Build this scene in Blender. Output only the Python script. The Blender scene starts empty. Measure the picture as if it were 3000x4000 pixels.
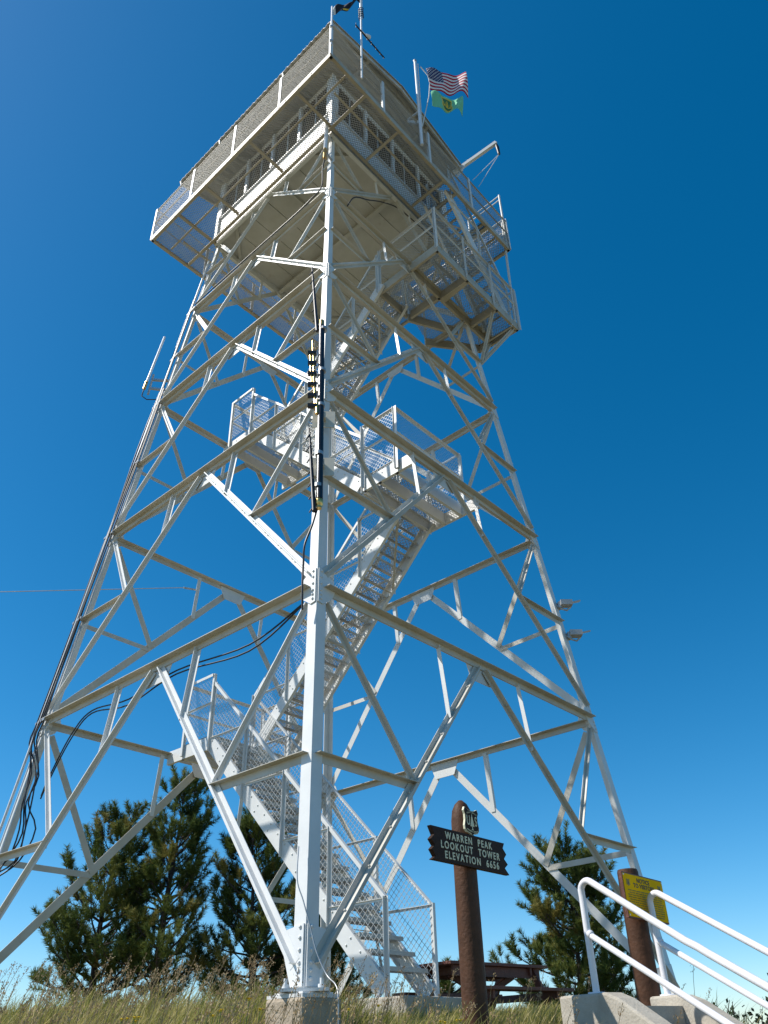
import bpy, math, random
import numpy as np
from mathutils import Vector, Matrix
random.seed(7); RNG = np.random.default_rng(11)
scene = bpy.context.scene
COL = scene.collection

# ------------------------------------------------------------------ camera
CAM = (0.3071, -12.7828, -0.4251)
YAW, PIT, ROL = 0.0650, 0.5620, -0.0287
cam_d = bpy.data.cameras.new('camera'); cam = bpy.data.objects.new('camera', cam_d); COL.objects.link(cam)
scene.camera = cam
cam_d.sensor_fit = 'VERTICAL'; cam_d.sensor_height = 36.0; cam_d.sensor_width = 27.0
cam_d.lens = 3089.54 / 4000 * 36.0
cam_d.shift_x = -10.5 / 4000; cam_d.shift_y = 155.3 / 4000
cam_d.clip_start = 0.05; cam_d.clip_end = 3000
_f = Vector((math.sin(YAW)*math.cos(PIT), math.cos(YAW)*math.cos(PIT), math.sin(PIT)))
_r = Vector((math.cos(YAW), -math.sin(YAW), 0)); _u = _r.cross(_f)
_r2 = math.cos(ROL)*_r + math.sin(ROL)*_u; _u2 = -math.sin(ROL)*_r + math.cos(ROL)*_u
cam.matrix_world = Matrix(((_r2.x, _u2.x, -_f.x, CAM[0]), (_r2.y, _u2.y, -_f.y, CAM[1]), (_r2.z, _u2.z, -_f.z, CAM[2]), (0, 0, 0, 1)))

# ------------------------------------------------------------------ light
SUN_EL = math.radians(50.0)
SUN_AZ = math.radians(-93.0)          # clockwise from +Y : -90 = from the left (-X)
world = bpy.data.worlds.new('World'); scene.world = world; world.use_nodes = True
wn = world.node_tree.nodes; wl = world.node_tree.links
bg = wn['Background']
sky = wn.new('ShaderNodeTexSky'); sky.sky_type = 'NISHITA'; sky.sun_disc = False
sky.sun_elevation = SUN_EL; sky.sun_rotation = SUN_AZ
sky.altitude = 2000; sky.air_density = 1.0; sky.dust_density = 1.6; sky.ozone_density = 3.0
hsv = wn.new('ShaderNodeHueSaturation'); hsv.inputs['Saturation'].default_value = 1.385; hsv.inputs['Hue'].default_value = 0.489
wl.new(sky.outputs[0], hsv.inputs['Color']); wl.new(hsv.outputs[0], bg.inputs[0])
bg.inputs[1].default_value = 0.134
sun_d = bpy.data.lights.new('sun', 'SUN'); sun = bpy.data.objects.new('sun', sun_d); COL.objects.link(sun)
sun_d.energy = 5.0; sun_d.angle = math.radians(0.53); sun_d.color = (1.0, 0.955, 0.88)
sdir = Vector((math.sin(SUN_AZ)*math.cos(SUN_EL), math.cos(SUN_AZ)*math.cos(SUN_EL), math.sin(SUN_EL)))
sun.rotation_euler = (-sdir).to_track_quat('-Z', 'Y').to_euler()
sun.location = (-20, -10, 40)
scene.view_settings.view_transform = 'Standard'; scene.view_settings.look = 'None'
scene.view_settings.exposure = 0.25; scene.view_settings.gamma = 1.0

# ------------------------------------------------------------------ materials
def mat(name, col, rough=0.6, metal=0.0, noise=0.0, nscale=6.0, col2=None, bump=0.0, bscale=40.0, spec=0.5, stain=None, stain_amt=0.0, stain_scale=3.0):
    m = bpy.data.materials.new(name); m.use_nodes = True
    nt = m.node_tree; N = nt.nodes; L = nt.links; b = N['Principled BSDF']
    b.inputs['Roughness'].default_value = rough; b.inputs['Metallic'].default_value = metal
    b.inputs['Specular IOR Level'].default_value = spec
    b.inputs['Base Color'].default_value = (*col, 1)
    tc = N.new('ShaderNodeTexCoord')
    out = None
    if noise > 0 or col2:
        c2 = col2 if col2 else tuple(c*(1-noise) for c in col)
        n = N.new('ShaderNodeTexNoise'); n.inputs['Scale'].default_value = nscale; n.inputs['Detail'].default_value = 6; n.inputs['Roughness'].default_value = 0.65
        L.new(tc.outputs['Object'], n.inputs['Vector'])
        r = N.new('ShaderNodeMapRange'); r.inputs[1].default_value = 0.35; r.inputs[2].default_value = 0.68
        L.new(n.outputs['Fac'], r.inputs[0])
        mx = N.new('ShaderNodeMixRGB'); mx.inputs[1].default_value = (*col, 1); mx.inputs[2].default_value = (*c2, 1)
        L.new(r.outputs[0], mx.inputs[0]); out = mx.outputs[0]
    if stain:
        n2 = N.new('ShaderNodeTexNoise'); n2.inputs['Scale'].default_value = stain_scale; n2.inputs['Detail'].default_value = 8; n2.inputs['Roughness'].default_value = 0.75
        L.new(tc.outputs['Object'], n2.inputs['Vector'])
        r2 = N.new('ShaderNodeMapRange'); r2.inputs[1].default_value = 0.62; r2.inputs[2].default_value = 0.74; r2.inputs[4].default_value = stain_amt
        L.new(n2.outputs['Fac'], r2.inputs[0])
        mx2 = N.new('ShaderNodeMixRGB'); mx2.inputs[2].default_value = (*stain, 1)
        if out: L.new(out, mx2.inputs[1])
        else: mx2.inputs[1].default_value = (*col, 1)
        L.new(r2.outputs[0], mx2.inputs[0]); out = mx2.outputs[0]
    if out: L.new(out, b.inputs['Base Color'])
    if bump > 0:
        n3 = N.new('ShaderNodeTexNoise'); n3.inputs['Scale'].default_value = bscale; n3.inputs['Detail'].default_value = 6
        L.new(tc.outputs['Object'], n3.inputs['Vector'])
        bp = N.new('ShaderNodeBump'); bp.inputs['Strength'].default_value = bump; bp.inputs['Distance'].default_value = 0.02
        L.new(n3.outputs['Fac'], bp.inputs['Height']); L.new(bp.outputs[0], b.inputs['Normal'])
    return m

RUST = (0.22, 0.10, 0.04)
M = {}
M['paint'] = mat('white_paint', (0.68, 0.685, 0.67), 0.45, noise=0.10, nscale=2.5, stain=RUST, stain_amt=0.24, stain_scale=1.9, bump=0.04, bscale=60)
M['girt'] = mat('weathered_white_paint_shaded', (0.56, 0.54, 0.49), 0.5, col2=(0.46, 0.42, 0.34), nscale=1.8, stain=RUST, stain_amt=0.32, stain_scale=2.2, bump=0.05, bscale=60)  # weathered white, darkened further so shaded members carry their shade in the colour
M['rim'] = mat('cream_stained_paint_shaded', (0.49, 0.45, 0.37), 0.55, col2=(0.37, 0.32, 0.23), nscale=1.7, stain=RUST, stain_amt=0.45, stain_scale=2.6, bump=0.05)  # cream staining plus painted-in shade and ground bounce under the catwalk
M['mesh'] = mat('galvanised_mesh', (0.50, 0.51, 0.50), 0.45, metal=0.2, noise=0.15)
M['dullmesh'] = mat('dull_wire_mesh', (0.46, 0.45, 0.42), 0.55, noise=0.15)
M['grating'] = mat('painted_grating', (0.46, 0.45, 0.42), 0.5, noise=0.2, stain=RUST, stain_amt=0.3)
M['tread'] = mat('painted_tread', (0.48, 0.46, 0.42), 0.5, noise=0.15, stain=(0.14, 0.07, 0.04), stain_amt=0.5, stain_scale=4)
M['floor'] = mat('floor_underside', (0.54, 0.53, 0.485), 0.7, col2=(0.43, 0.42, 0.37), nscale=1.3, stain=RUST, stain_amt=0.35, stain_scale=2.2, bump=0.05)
M['wall'] = mat('cabin_white', (0.74, 0.74, 0.72), 0.5, noise=0.05)
M['glass'] = mat('dark_glass', (0.022, 0.017, 0.012), 0.15, spec=0.6)
M['roof'] = mat('corrugated_steel', (0.55, 0.535, 0.49), 0.5, metal=0.05, noise=0.2, nscale=3)
M['concrete'] = mat('concrete', (0.44, 0.37, 0.28), 0.9, col2=(0.30, 0.235, 0.165), nscale=5, stain=(0.12, 0.10, 0.08), stain_amt=0.6, stain_scale=9, bump=0.5, bscale=35)
M['concrete2'] = mat('pale_concrete', (0.47, 0.43, 0.36), 0.9, col2=(0.34, 0.30, 0.24), nscale=3.5, stain=(0.14, 0.11, 0.08), stain_amt=0.7, stain_scale=9, bump=0.35, bscale=50)
M['splash'] = mat('paint_splash', (0.74, 0.74, 0.72), 0.7, noise=0.25, nscale=20, stain=(0.35, 0.3, 0.25), stain_amt=0.8, stain_scale=9)
M['rail'] = mat('white_pipe_paint', (0.80, 0.78, 0.80), 0.35, noise=0.12, nscale=5, stain=(0.28, 0.18, 0.12), stain_amt=0.5, stain_scale=9, bump=0.06, bscale=40)
M['brown'] = mat('brown_post_paint', (0.092, 0.042, 0.022), 0.6, col2=(0.060, 0.028, 0.015), nscale=9, stain=(0.05, 0.022, 0.012), stain_amt=0.6, stain_scale=6, bump=0.35, bscale=30, spec=0.2)
M['board'] = mat('dark_brown_board', (0.044, 0.024, 0.017), 0.6, noise=0.35, nscale=18, bump=0.2, bscale=60, spec=0.12)
M['cream'] = mat('cream_lettering', (0.72, 0.68, 0.47), 0.6, noise=0.15, nscale=30)
M['yellow'] = mat('yellow_notice', (0.96, 0.52, 0.004), 0.75, noise=0.08, nscale=6, spec=0.05)
M['ink'] = mat('dark_ink', (0.035, 0.03, 0.02), 0.6)
M['ink2'] = mat('faded_ink', (0.30, 0.20, 0.015), 0.6)
M['wood'] = mat('red_brown_wood', (0.15, 0.050, 0.032), 0.6, col2=(0.09, 0.033, 0.022), nscale=9, bump=0.3, bscale=30)
M['black'] = mat('black_rubber', (0.012, 0.012, 0.014), 0.45, noise=0.3, nscale=20)
M['pipe'] = mat('black_pipe', (0.018, 0.018, 0.022), 0.32, noise=0.4, nscale=60, bump=0.1, bscale=90)
M['brass'] = mat('brass', (0.72, 0.46, 0.16), 0.3, metal=0.85, noise=0.2, nscale=30)
M['whip'] = mat('fibreglass_white', (0.80, 0.81, 0.84), 0.35, noise=0.05)
M['steel'] = mat('galvanised_steel', (0.50, 0.50, 0.49), 0.4, metal=0.6, noise=0.2, nscale=20)
M['tan'] = mat('tan_plate', (0.62, 0.58, 0.48), 0.5, noise=0.1)
M['conduit'] = mat('white_conduit', (0.74, 0.75, 0.76), 0.4, noise=0.1)
M['rope'] = mat('white_rope', (0.72, 0.70, 0.66), 0.8, noise=0.1)
M['frag'] = mat('lamp_grey', (0.44, 0.44, 0.45), 0.5, noise=0.1)
M['fred'] = mat('flag_red', (0.40, 0.008, 0.03), 0.8); M['fwhite'] = mat('flag_white', (0.72, 0.71, 0.70), 0.8)
M['fblue'] = mat('flag_blue', (0.03, 0.035, 0.12), 0.8); M['fgreen'] = mat('flag_green', (0.20, 0.58, 0.33), 0.8, noise=0.1)
M['fgold'] = mat('flag_gold', (0.72, 0.48, 0.05), 0.8); M['fnavy'] = mat('flag_navy', (0.010, 0.011, 0.022), 0.8)
M['fdgreen'] = mat('flag_dark_green', (0.05, 0.17, 0.07), 0.8)
M['petal'] = mat('yellow_petal', (0.80, 0.55, 0.02), 0.6); M['stem'] = mat('green_stem', (0.10, 0.16, 0.03), 0.7)
M['bark'] = mat('pine_bark', (0.060, 0.045, 0.037), 0.9, col2=(0.03, 0.022, 0.018), nscale=12, bump=0.5, bscale=20)
M['soil'] = mat('dry_soil', (0.20, 0.16, 0.08), 0.95, col2=(0.12, 0.11, 0.04), nscale=2.2, bump=0.4, bscale=12)

def tint_mat(name, stops, transl=0.25, rough=0.7):
    m = bpy.data.materials.new(name); m.use_nodes = True
    nt = m.node_tree; N = nt.nodes; L = nt.links; b = N['Principled BSDF']; out = N['Material Output']
    b.inputs['Roughness'].default_value = rough; b.inputs['Specular IOR Level'].default_value = 0.25
    at = N.new('ShaderNodeAttribute'); at.attribute_name = 'tint'
    cr = N.new('ShaderNodeValToRGB'); el = cr.color_ramp.elements
    while len(el) < len(stops): el.new(0.5)
    for e, (p, c) in zip(el, stops): e.position = p; e.color = (*c, 1)
    L.new(at.outputs['Fac'], cr.inputs[0]); L.new(cr.outputs[0], b.inputs['Base Color'])
    tr = N.new('ShaderNodeBsdfTranslucent'); L.new(cr.outputs[0], tr.inputs[0])
    mx = N.new('ShaderNodeMixShader'); mx.inputs[0].default_value = transl
    L.new(b.outputs[0], mx.inputs[1]); L.new(tr.outputs[0], mx.inputs[2]); L.new(mx.outputs[0], out.inputs[0])
    return m
M['needle'] = tint_mat('pine_needles', [(0.0, (0.026, 0.048, 0.012)), (0.45, (0.082, 0.118, 0.026)), (0.8, (0.155, 0.180, 0.040)), (1.0, (0.22, 0.19, 0.05))], 0.3)
M['grass'] = tint_mat('meadow_grass', [(0.0, (0.105, 0.135, 0.020)), (0.4, (0.245, 0.245, 0.055)), (0.7, (0.46, 0.39, 0.13)), (1.0, (0.64, 0.53, 0.29))], 0.45)
M['seed'] = tint_mat('grass_seed_heads', [(0.0, (0.22, 0.14, 0.07)), (0.5, (0.36, 0.25, 0.13)), (1.0, (0.52, 0.40, 0.24))], 0.3)
M['leaf'] = tint_mat('dark_leaves', [(0.0, (0.014, 0.022, 0.014)), (0.6, (0.035, 0.055, 0.025)), (1.0, (0.08, 0.10, 0.05))], 0.25)

# ------------------------------------------------------------------ mesh helpers
class MB:
    def __init__(s): s.v = []; s.f = []; s.mi = []; s.sm = []
    def add(s, vs, fs, mi=0, smooth=False):
        o = len(s.v); s.v += [tuple(v) for v in vs]
        for f in fs: s.f.append(tuple(i+o for i in f)); s.mi.append(mi); s.sm.append(smooth)
    def bar(s, p0, p1, up=(0, 0, 1), u=(-.05, .05), v=(-.05, .05), mi=0):
        p0 = Vector(p0); p1 = Vector(p1); d = (p1-p0).normalized(); up = Vector(up)
        vv = (up - d*up.dot(d))
        if vv.length < 1e-5: vv = d.orthogonal()
        vv.normalize(); uu = d.cross(vv)
        q = []
        for p in (p0, p1):
            for a, b in ((u[0], v[0]), (u[1], v[0]), (u[1], v[1]), (u[0], v[1])): q.append(p + uu*a + vv*b)
        s.add(q, [(3, 2, 1, 0), (4, 5, 6, 7), (0, 1, 5, 4), (1, 2, 6, 5), (2, 3, 7, 6), (3, 0, 4, 7)], mi)
    def box(s, c, sz, mi=0):
        c = Vector(c); s.bar(c-Vector((0, 0, sz[2]/2)), c+Vector((0, 0, sz[2]/2)), (0, 1, 0), (-sz[0]/2, sz[0]/2), (-sz[1]/2, sz[1]/2), mi)
    def tube(s, pts, r, n=6, mi=0, caps=True):
        pts = [Vector(p) for p in pts]; rs = r if isinstance(r, (list, tuple)) else [r]*len(pts)
        ref = None; rings = []
        for i, p in enumerate(pts):
            d = (pts[min(i+1, len(pts)-1)] - pts[max(i-1, 0)])
            d = d.normalized() if d.length > 1e-9 else Vector((0, 0, 1))
            if ref is None: ref = d.orthogonal().normalized()
            ref = ref - d*ref.dot(d)
            ref = ref.normalized() if ref.length > 1e-6 else d.orthogonal().normalized()
            b = d.cross(ref)
            rings.append([p + (ref*math.cos(2*math.pi*k/n) + b*math.sin(2*math.pi*k/n))*rs[i] for k in range(n)])
        vs = [q for rg in rings for q in rg]; fs = []
        for i in range(len(pts)-1):
            for k in range(n): fs.append((i*n+k, i*n+(k+1) % n, (i+1)*n+(k+1) % n, (i+1)*n+k))
        s.add(vs, fs, mi, True)
        if caps:
            s.add(rings[0], [tuple(range(n-1, -1, -1))], mi); s.add(rings[-1], [tuple(range(n))], mi)
    def prism(s, poly, off, mi=0):
        n = len(poly); a = [Vector(p) for p in poly]; o = Vector(off); b = [p+o for p in a]
        s.add(a+b, [tuple(range(n-1, -1, -1)), tuple(range(n, 2*n))] + [(i, (i+1) % n, n+(i+1) % n, n+i) for i in range(n)], mi)
    def build(s, name, m, parent=None, smooth=None, bevel=0.0):
        me = bpy.data.meshes.new(name); me.from_pydata([tuple(v) for v in s.v], [], s.f)
        ms = m if isinstance(m, (list, tuple)) else [m]
        for k in ms: me.materials.append(M[k] if isinstance(k, str) else k)
        me.polygons.foreach_set('material_index', s.mi)
        me.polygons.foreach_set('use_smooth', s.sm if smooth is None else [smooth]*len(s.f))
        me.update()
        o = bpy.data.objects.new(name, me); COL.objects.link(o)
        if parent is not None: o.parent = parent
        if bevel > 0:
            b = o.modifiers.new('bevel', 'BEVEL'); b.width = bevel; b.segments = 2; b.limit_method = 'ANGLE'
        return o
def thing(name, label, cat, group=None):
    o = bpy.data.objects.new(name, None); COL.objects.link(o); o.empty_display_size = 0.2
    return tag(o, label, cat, group)
def tag(o, label, cat, group=None):
    o['label'] = label; o['category'] = cat
    if group: o['group'] = group
    return o
def place(o, loc):        # move an Empty to its thing's base, keeping the children where they are
    loc = Vector(loc); o.location = loc
    for ch in list(o.children): ch.location = ch.location - loc
def np_mesh(name, V, F4, tint, m, parent=None):
    me = bpy.data.meshes.new(name)
    nv = len(V); k = F4.shape[1]; nf = len(F4)
    me.vertices.add(nv); me.vertices.foreach_set('co', V.astype(np.float32).ravel())
    me.loops.add(nf*k); me.loops.foreach_set('vertex_index', F4.astype(np.int32).ravel())
    me.polygons.add(nf); me.polygons.foreach_set('loop_start', np.arange(0, nf*k, k, dtype=np.int32))
    at = me.attributes.new('tint', 'FLOAT', 'POINT'); at.data.foreach_set('value', tint.astype(np.float32))
    me.materials.append(M[m]); me.update(calc_edges=True); me.validate()
    o = bpy.data.objects.new(name, me); COL.objects.link(o)
    if parent is not None: o.parent = parent
    return o
def text_mesh(body, size, name, m, parent, mtx, spacing=1.0, extrude=0.002, align='CENTER', sx=1.0, bold=0.0):
    c = bpy.data.curves.new(name, 'FONT'); c.body = body; c.size = size; c.align_x = align; c.align_y = 'CENTER'
    c.space_character = spacing; c.extrude = extrude; c.offset = bold
    t = bpy.data.objects.new(name, c); COL.objects.link(t)
    dg = bpy.context.evaluated_depsgraph_get(); dg.update()
    me = bpy.data.meshes.new_from_object(t.evaluated_get(dg))
    bpy.data.objects.remove(t); bpy.data.curves.remove(c)
    me.transform(mtx @ Matrix.Diagonal((sx, 1, 1, 1))); me.materials.clear(); me.materials.append(M[m])
    o = bpy.data.objects.new(name, me); COL.objects.link(o)
    if parent is not None: o.parent = parent
    return o
def join_text(items, name, m, parent):
    """several (body,size,mtx,spacing,sx,bold) text blocks in one mesh"""
    mb = MB()
    for body, size, mtx, sp, sx, bold in items:
        o = text_mesh(body, size, 'lettering_tmp', m, None, mtx, sp, 0.0015, 'CENTER', sx, bold)
        mb.add([v.co[:] for v in o.data.vertices], [tuple(p.vertices) for p in o.data.polygons])
        me = o.data; bpy.data.objects.remove(o); bpy.data.meshes.remove(me)
    return mb.build(name, m, parent)

# lattice of wires clipped to a polygon; frame (origin, ex, ey), polygon given in that frame
def clip_line(poly, p, d):
    ts = []
    n = len(poly)
    for i in range(n):
        a = poly[i]; b = poly[(i+1) % n]; ex = b[0]-a[0]; ey = b[1]-a[1]
        den = d[0]*ey - d[1]*ex
        if abs(den) < 1e-12: continue
        t = ((a[0]-p[0])*ey - (a[1]-p[1])*ex)/den; s = ((a[0]-p[0])*d[1] - (a[1]-p[1])*d[0])/den
        if -1e-9 <= s <= 1+1e-9: ts.append(t)
    ts.sort(); out = []
    if len(ts) >= 2: out.append((ts[0], ts[-1]))
    return out
def lattice(mb, org, ex, ey, poly, pitch, w, h, ang=45.0, wiggle=0.0):
    org = Vector(org); ex = Vector(ex).normalized(); ey = Vector(ey).normalized(); nz = ex.cross(ey).normalized()
    for k, sg in enumerate((1, -1)):
        a = math.radians(ang)*sg; d = (math.cos(a), math.sin(a)); nn = (-d[1], d[0])
        pr = [p[0]*nn[0]+p[1]*nn[1] for p in poly]
        t = min(pr)+pitch*0.5
        while t < max(pr):
            q = (nn[0]*t, nn[1]*t)
            for t0, t1 in clip_line(poly, q, d):
                if t1-t0 > 0.02:
                    A = org + ex*(q[0]+d[0]*t0) + ey*(q[1]+d[1]*t0); B = org + ex*(q[0]+d[0]*t1) + ey*(q[1]+d[1]*t1)
                    off = nz*(h*0.5*sg*0.9)
                    mb.bar(A+off, B+off, nz, (-w/2, w/2), (-h/2, h/2))
            t += pitch
def tsec(mb, p0, p1, n, fl=.075, web=.09, t=.010, gap=True):
    """double-angle T: flange perpendicular to n, web standing out along n"""
    mb.bar(p0, p1, n, (-fl, fl), (-t, 0)); mb.bar(p0, p1, n, (-t, t), (0, web))

# ------------------------------------------------------------------ tower frame of reference
S = 5.2; KT = 0.14086; s2 = 2**-.5
Z = {'0': 0.0, '05': 2.158, '1': 4.282, '15': 6.129, '2': 7.933, '25': 9.587, '3': 11.253, '35': 12.713, '4': 14.142, '45': 15.50, '5': 16.66}
ZC = 16.903; ZW = 14.142
def xyz(a, b, z): return Vector(((a+b)*s2, (b-a)*s2, z))
def xm(z): return S - KT*z                       # half diagonal
DIR = {'N': Vector((0, -1, 0)), 'L': Vector((-1, 0, 0)), 'F': Vector((0, 1, 0)), 'R': Vector((1, 0, 0))}
def node(c, lv): z = Z[lv]; return DIR[c]*xm(z) + Vector((0, 0, z))
FACES = [('N', 'L'), ('N', 'R'), ('F', 'L'), ('F', 'R')]
def fnorm(c1, c2):
    n = (DIR[c1]+DIR[c2]).normalized(); n.z = KT*s2; return n.normalized()

tower = thing('lookout_tower', 'tall white steel lattice lookout tower with square cabin, mesh catwalk and zigzag stairs', 'lookout tower')

def bolt(mb, p, n, r=.016, h=.016):
    p = Vector(p); n = Vector(n).normalized(); mb.tube([p, p+n*h*.7, p+n*h], [r, r, r*.55], 6)

# legs
for c in 'NLFR':
    e = [(DIR[k]-DIR[c]).normalized() for k in ({'N': 'LR', 'L': 'FN', 'F': 'RL', 'R': 'NF'}[c])]
    mb = MB(); lv = ['0', '1', '2', '3', '4', '5']
    zs = [(0.02, .155), (Z['1'], .148), (Z['2'], .132), (Z['3'], .118), (Z['4'], .105), (Z['5'], .095)]
    rings = []
    for z, w in zs:
        p = DIR[c]*xm(z)+Vector((0, 0, z)); t = .016
        rings.append([p, p+e[0]*w, p+e[0]*w+e[1]*t, p+e[0]*t+e[1]*t, p+e[1]*w+e[0]*t, p+e[1]*w])
    vs = [q for r in rings for q in r]; fs = []
    for i in range(len(rings)-1):
        for k in range(6): fs.append((i*6+k, i*6+(k+1) % 6, (i+1)*6+(k+1) % 6, (i+1)*6+k))
    fs += [tuple(range(5, -1, -1)), tuple(range((len(rings)-1)*6, len(rings)*6))]
    mb.add(vs, fs)
    leg = mb.build('leg', 'paint', tower)
    # base plate, anchor bolts
    bp = MB(); p = DIR[c]*(S-.05); bp.bar(p+Vector((0, 0, .0)), p+Vector((0, 0, .025)), DIR[c], (-.21, .21), (-.22, .2))
    for k in (-1, 1):
        q = p + (DIR[c].cross(Vector((0, 0, 1))))*k*.15 + DIR[c]*(.12)
        bp.tube([q+Vector((0, 0, .025)), q+Vector((0, 0, .10))], .016, 8); bp.tube([q+Vector((0, 0, .026)), q+Vector((0, 0, .055))], .032, 6)
    bp.build('base_plate', 'paint', leg)
    for L in ('0', '1', '2', '3', '4'):
        z = Z[L] if L != '0' else .30; sc = {'0': 1.0, '1': 1.0, '2': .92, '3': .85, '4': .75}[L]
        g = MB()
        for k in (0, 1):
            ee = e[k]; oc = [x for x in 'NLFR' if (DIR[x]-DIR[c]).normalized() == ee][0]
            n = fnorm(c, oc); up = (Vector((0, 0, 1)) - DIR[c]*KT).normalized()
            o = DIR[c]*xm(z)+Vector((0, 0, z)) + n*.003
            hh = .25*sc; ww = .24*sc
            if L == '0': poly = [(0.012, -.26), (.16, -.26), (.26, .0), (.25, .2), (0.012, .24)]
            else: poly = [(.012, -hh), (.09*sc, -hh*1.05), (ww, -hh*.55), (ww*1.25, .02), (ww, hh*.55), (.10*sc, hh), (.012, hh)]
            pts = [o+ee*x+up*y for x, y in poly]
            if k == 1: pts = pts[::-1]
            if (pts[1]-pts[0]).cross(pts[2]-pts[0]).dot(n) < 0: pts = pts[::-1]
            g.prism(pts, n*.012)
            if c in 'N' or L in '12':
                for yy in (-.8, -.55, -.3, .1, .5, .85): bolt(g, o+n*.012+ee*.055*sc+up*yy*hh, n)
        g.build('gusset_plate', 'paint', leg)

# girts, braces
LV = ['0', '1', '2', '3', '4', '5']
for c1, c2 in FACES:
    n = fnorm(c1, c2); nh = (DIR[c1]+DIR[c2]).normalized()
    for i in range(1, 6):
        lo, hi = LV[i-1], LV[i]; md = hi if i == 5 else None
        A, B = node(c1, hi), node(c2, hi); M_ = (A+B)/2
        d = (B-A).normalized()
        sc = {1: 1, 2: .95, 3: .9, 4: .85, 5: .8}[i]
        if i < 5:
            g = MB(); z0 = Vector((0, 0, .0))
            ext = 0.10
            g.bar(A+d*ext+z0, B-d*ext+z0, (0, 0, 1), (-.115*sc, .115*sc), (-.009, 0)); g.bar(A+d*ext, B-d*ext, (0, 0, 1), (-.010, .010), (-.095*sc, -.009))
            gi = g.build('girt', 'girt', tower)
            gp = MB(); w = .30*sc
            pts = [M_-d*w*1.15+Vector((0, 0, -.02)), M_+d*w*1.15+Vector((0, 0, -.02)), M_+d*w*.75-n.orthogonal()*0+Vector((0, 0, -.30*sc)), M_-d*w*.75+Vector((0, 0, -.30*sc))]
            pts = [p+nh*(-.024) for p in pts]
            if (pts[1]-pts[0]).cross(pts[2]-pts[0]).dot(nh) < 0: pts = pts[::-1]
            gp.prism(pts, nh*.012); gp.build('gusset_plate', 'paint', gi)
        for c, oc in ((c1, c2), (c2, c1)):
            P0 = node(c, lo) + Vector((0, 0, .22 if lo == '0' else .20)); ee = (DIR[oc]-DIR[c]).normalized()
            P0 = P0 + ee*.13
            dg0 = M_ + (node(c, lo)-M_).normalized()*.12
            mb = MB(); tsec(mb, dg0 - n*.004, P0 - n*.004, n, .068*sc, .062*sc, .008)
            # small tie bolts along the web
            for q in range(1, 9):
                pp = dg0.lerp(P0, q/9.0); bolt(mb, pp + n*.03*sc + (P0-dg0).normalized().cross(n)*.008, (P0-dg0).normalized().cross(n), .014, .02)
            mb.build('diagonal_brace', 'paint' if c1+c2 in ('NL', 'FR') else 'girt', tower)  # sunlit faces keep plain paint, shaded faces get the shade-darkened one
            D = M_.lerp(node(c, lo), .5); zmid = Z[{'1': '05', '2': '15', '3': '25', '4': '35', '5': '45'}[hi]]
            Cm = DIR[c]*xm(zmid)+Vector((0, 0, zmid))
            # horizontal strut leg-mid to diagonal-mid (angle section, flange on top)
            mb = MB(); q0 = Cm+ee*.05; q1 = D - ee*.03
            w = .062*sc
            mb.bar(q0+n*.02, q1+n*.02, (0, 0, 1), (-w, w*.2), (-.007, 0)) if False else None
            side = (q1-q0).normalized().cross(Vector((0, 0, 1)));  sg = 1 if side.dot(nh) > 0 else -1
            # bar()'s u axis is d x v : its sign relative to the outward normal
            u_out = ((q1-q0).normalized().cross(Vector((0, 0, 1)))).dot(nh)
            ur = (0, w*1.3) if u_out > 0 else (-w*1.3, 0)
            uw = (-.007, .0) if u_out > 0 else (0, .007)
            mb.bar(q0, q1, (0, 0, 1), ur, (-.007, 0)); mb.bar(q0, q1, (0, 0, 1), uw, (-w*1.5, -.007))
            mb.build('horizontal_strut', 'girt' if i < 4 else 'girt', tower)
            # inclined strut, node to diagonal-mid
            q0 = A if c == c1 else B
            q0 = q0 + ee*.16 + Vector((0, 0, -.20*sc)); q1 = D
            mb = MB(); tsec(mb, q0 - n*.012, q1 - n*.012, n, .055*sc, .05*sc, .007)
            mb.build('inclined_strut', 'paint' if c1+c2 in ('NL',) else 'girt', tower)  # only the sunlit front left face stays plain; the rest takes painted shade
            # hanger from the girt to the diagonal
            q1 = M_.lerp(node(c, lo), .26); q0 = Vector((0, 0, 0)) + M_ + d*((q1-M_).dot(d)) + Vector((0, 0, -.05))
            mb = MB(); e2 = ee
            mb.bar(q0, q1, n, (-.042*sc, .042*sc), (-.018, -.011)); mb.bar(q0, q1, n, (.034*sc, .042*sc), (-.011, .045*sc))
            mb.build('hanger', 'paint', tower)

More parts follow.
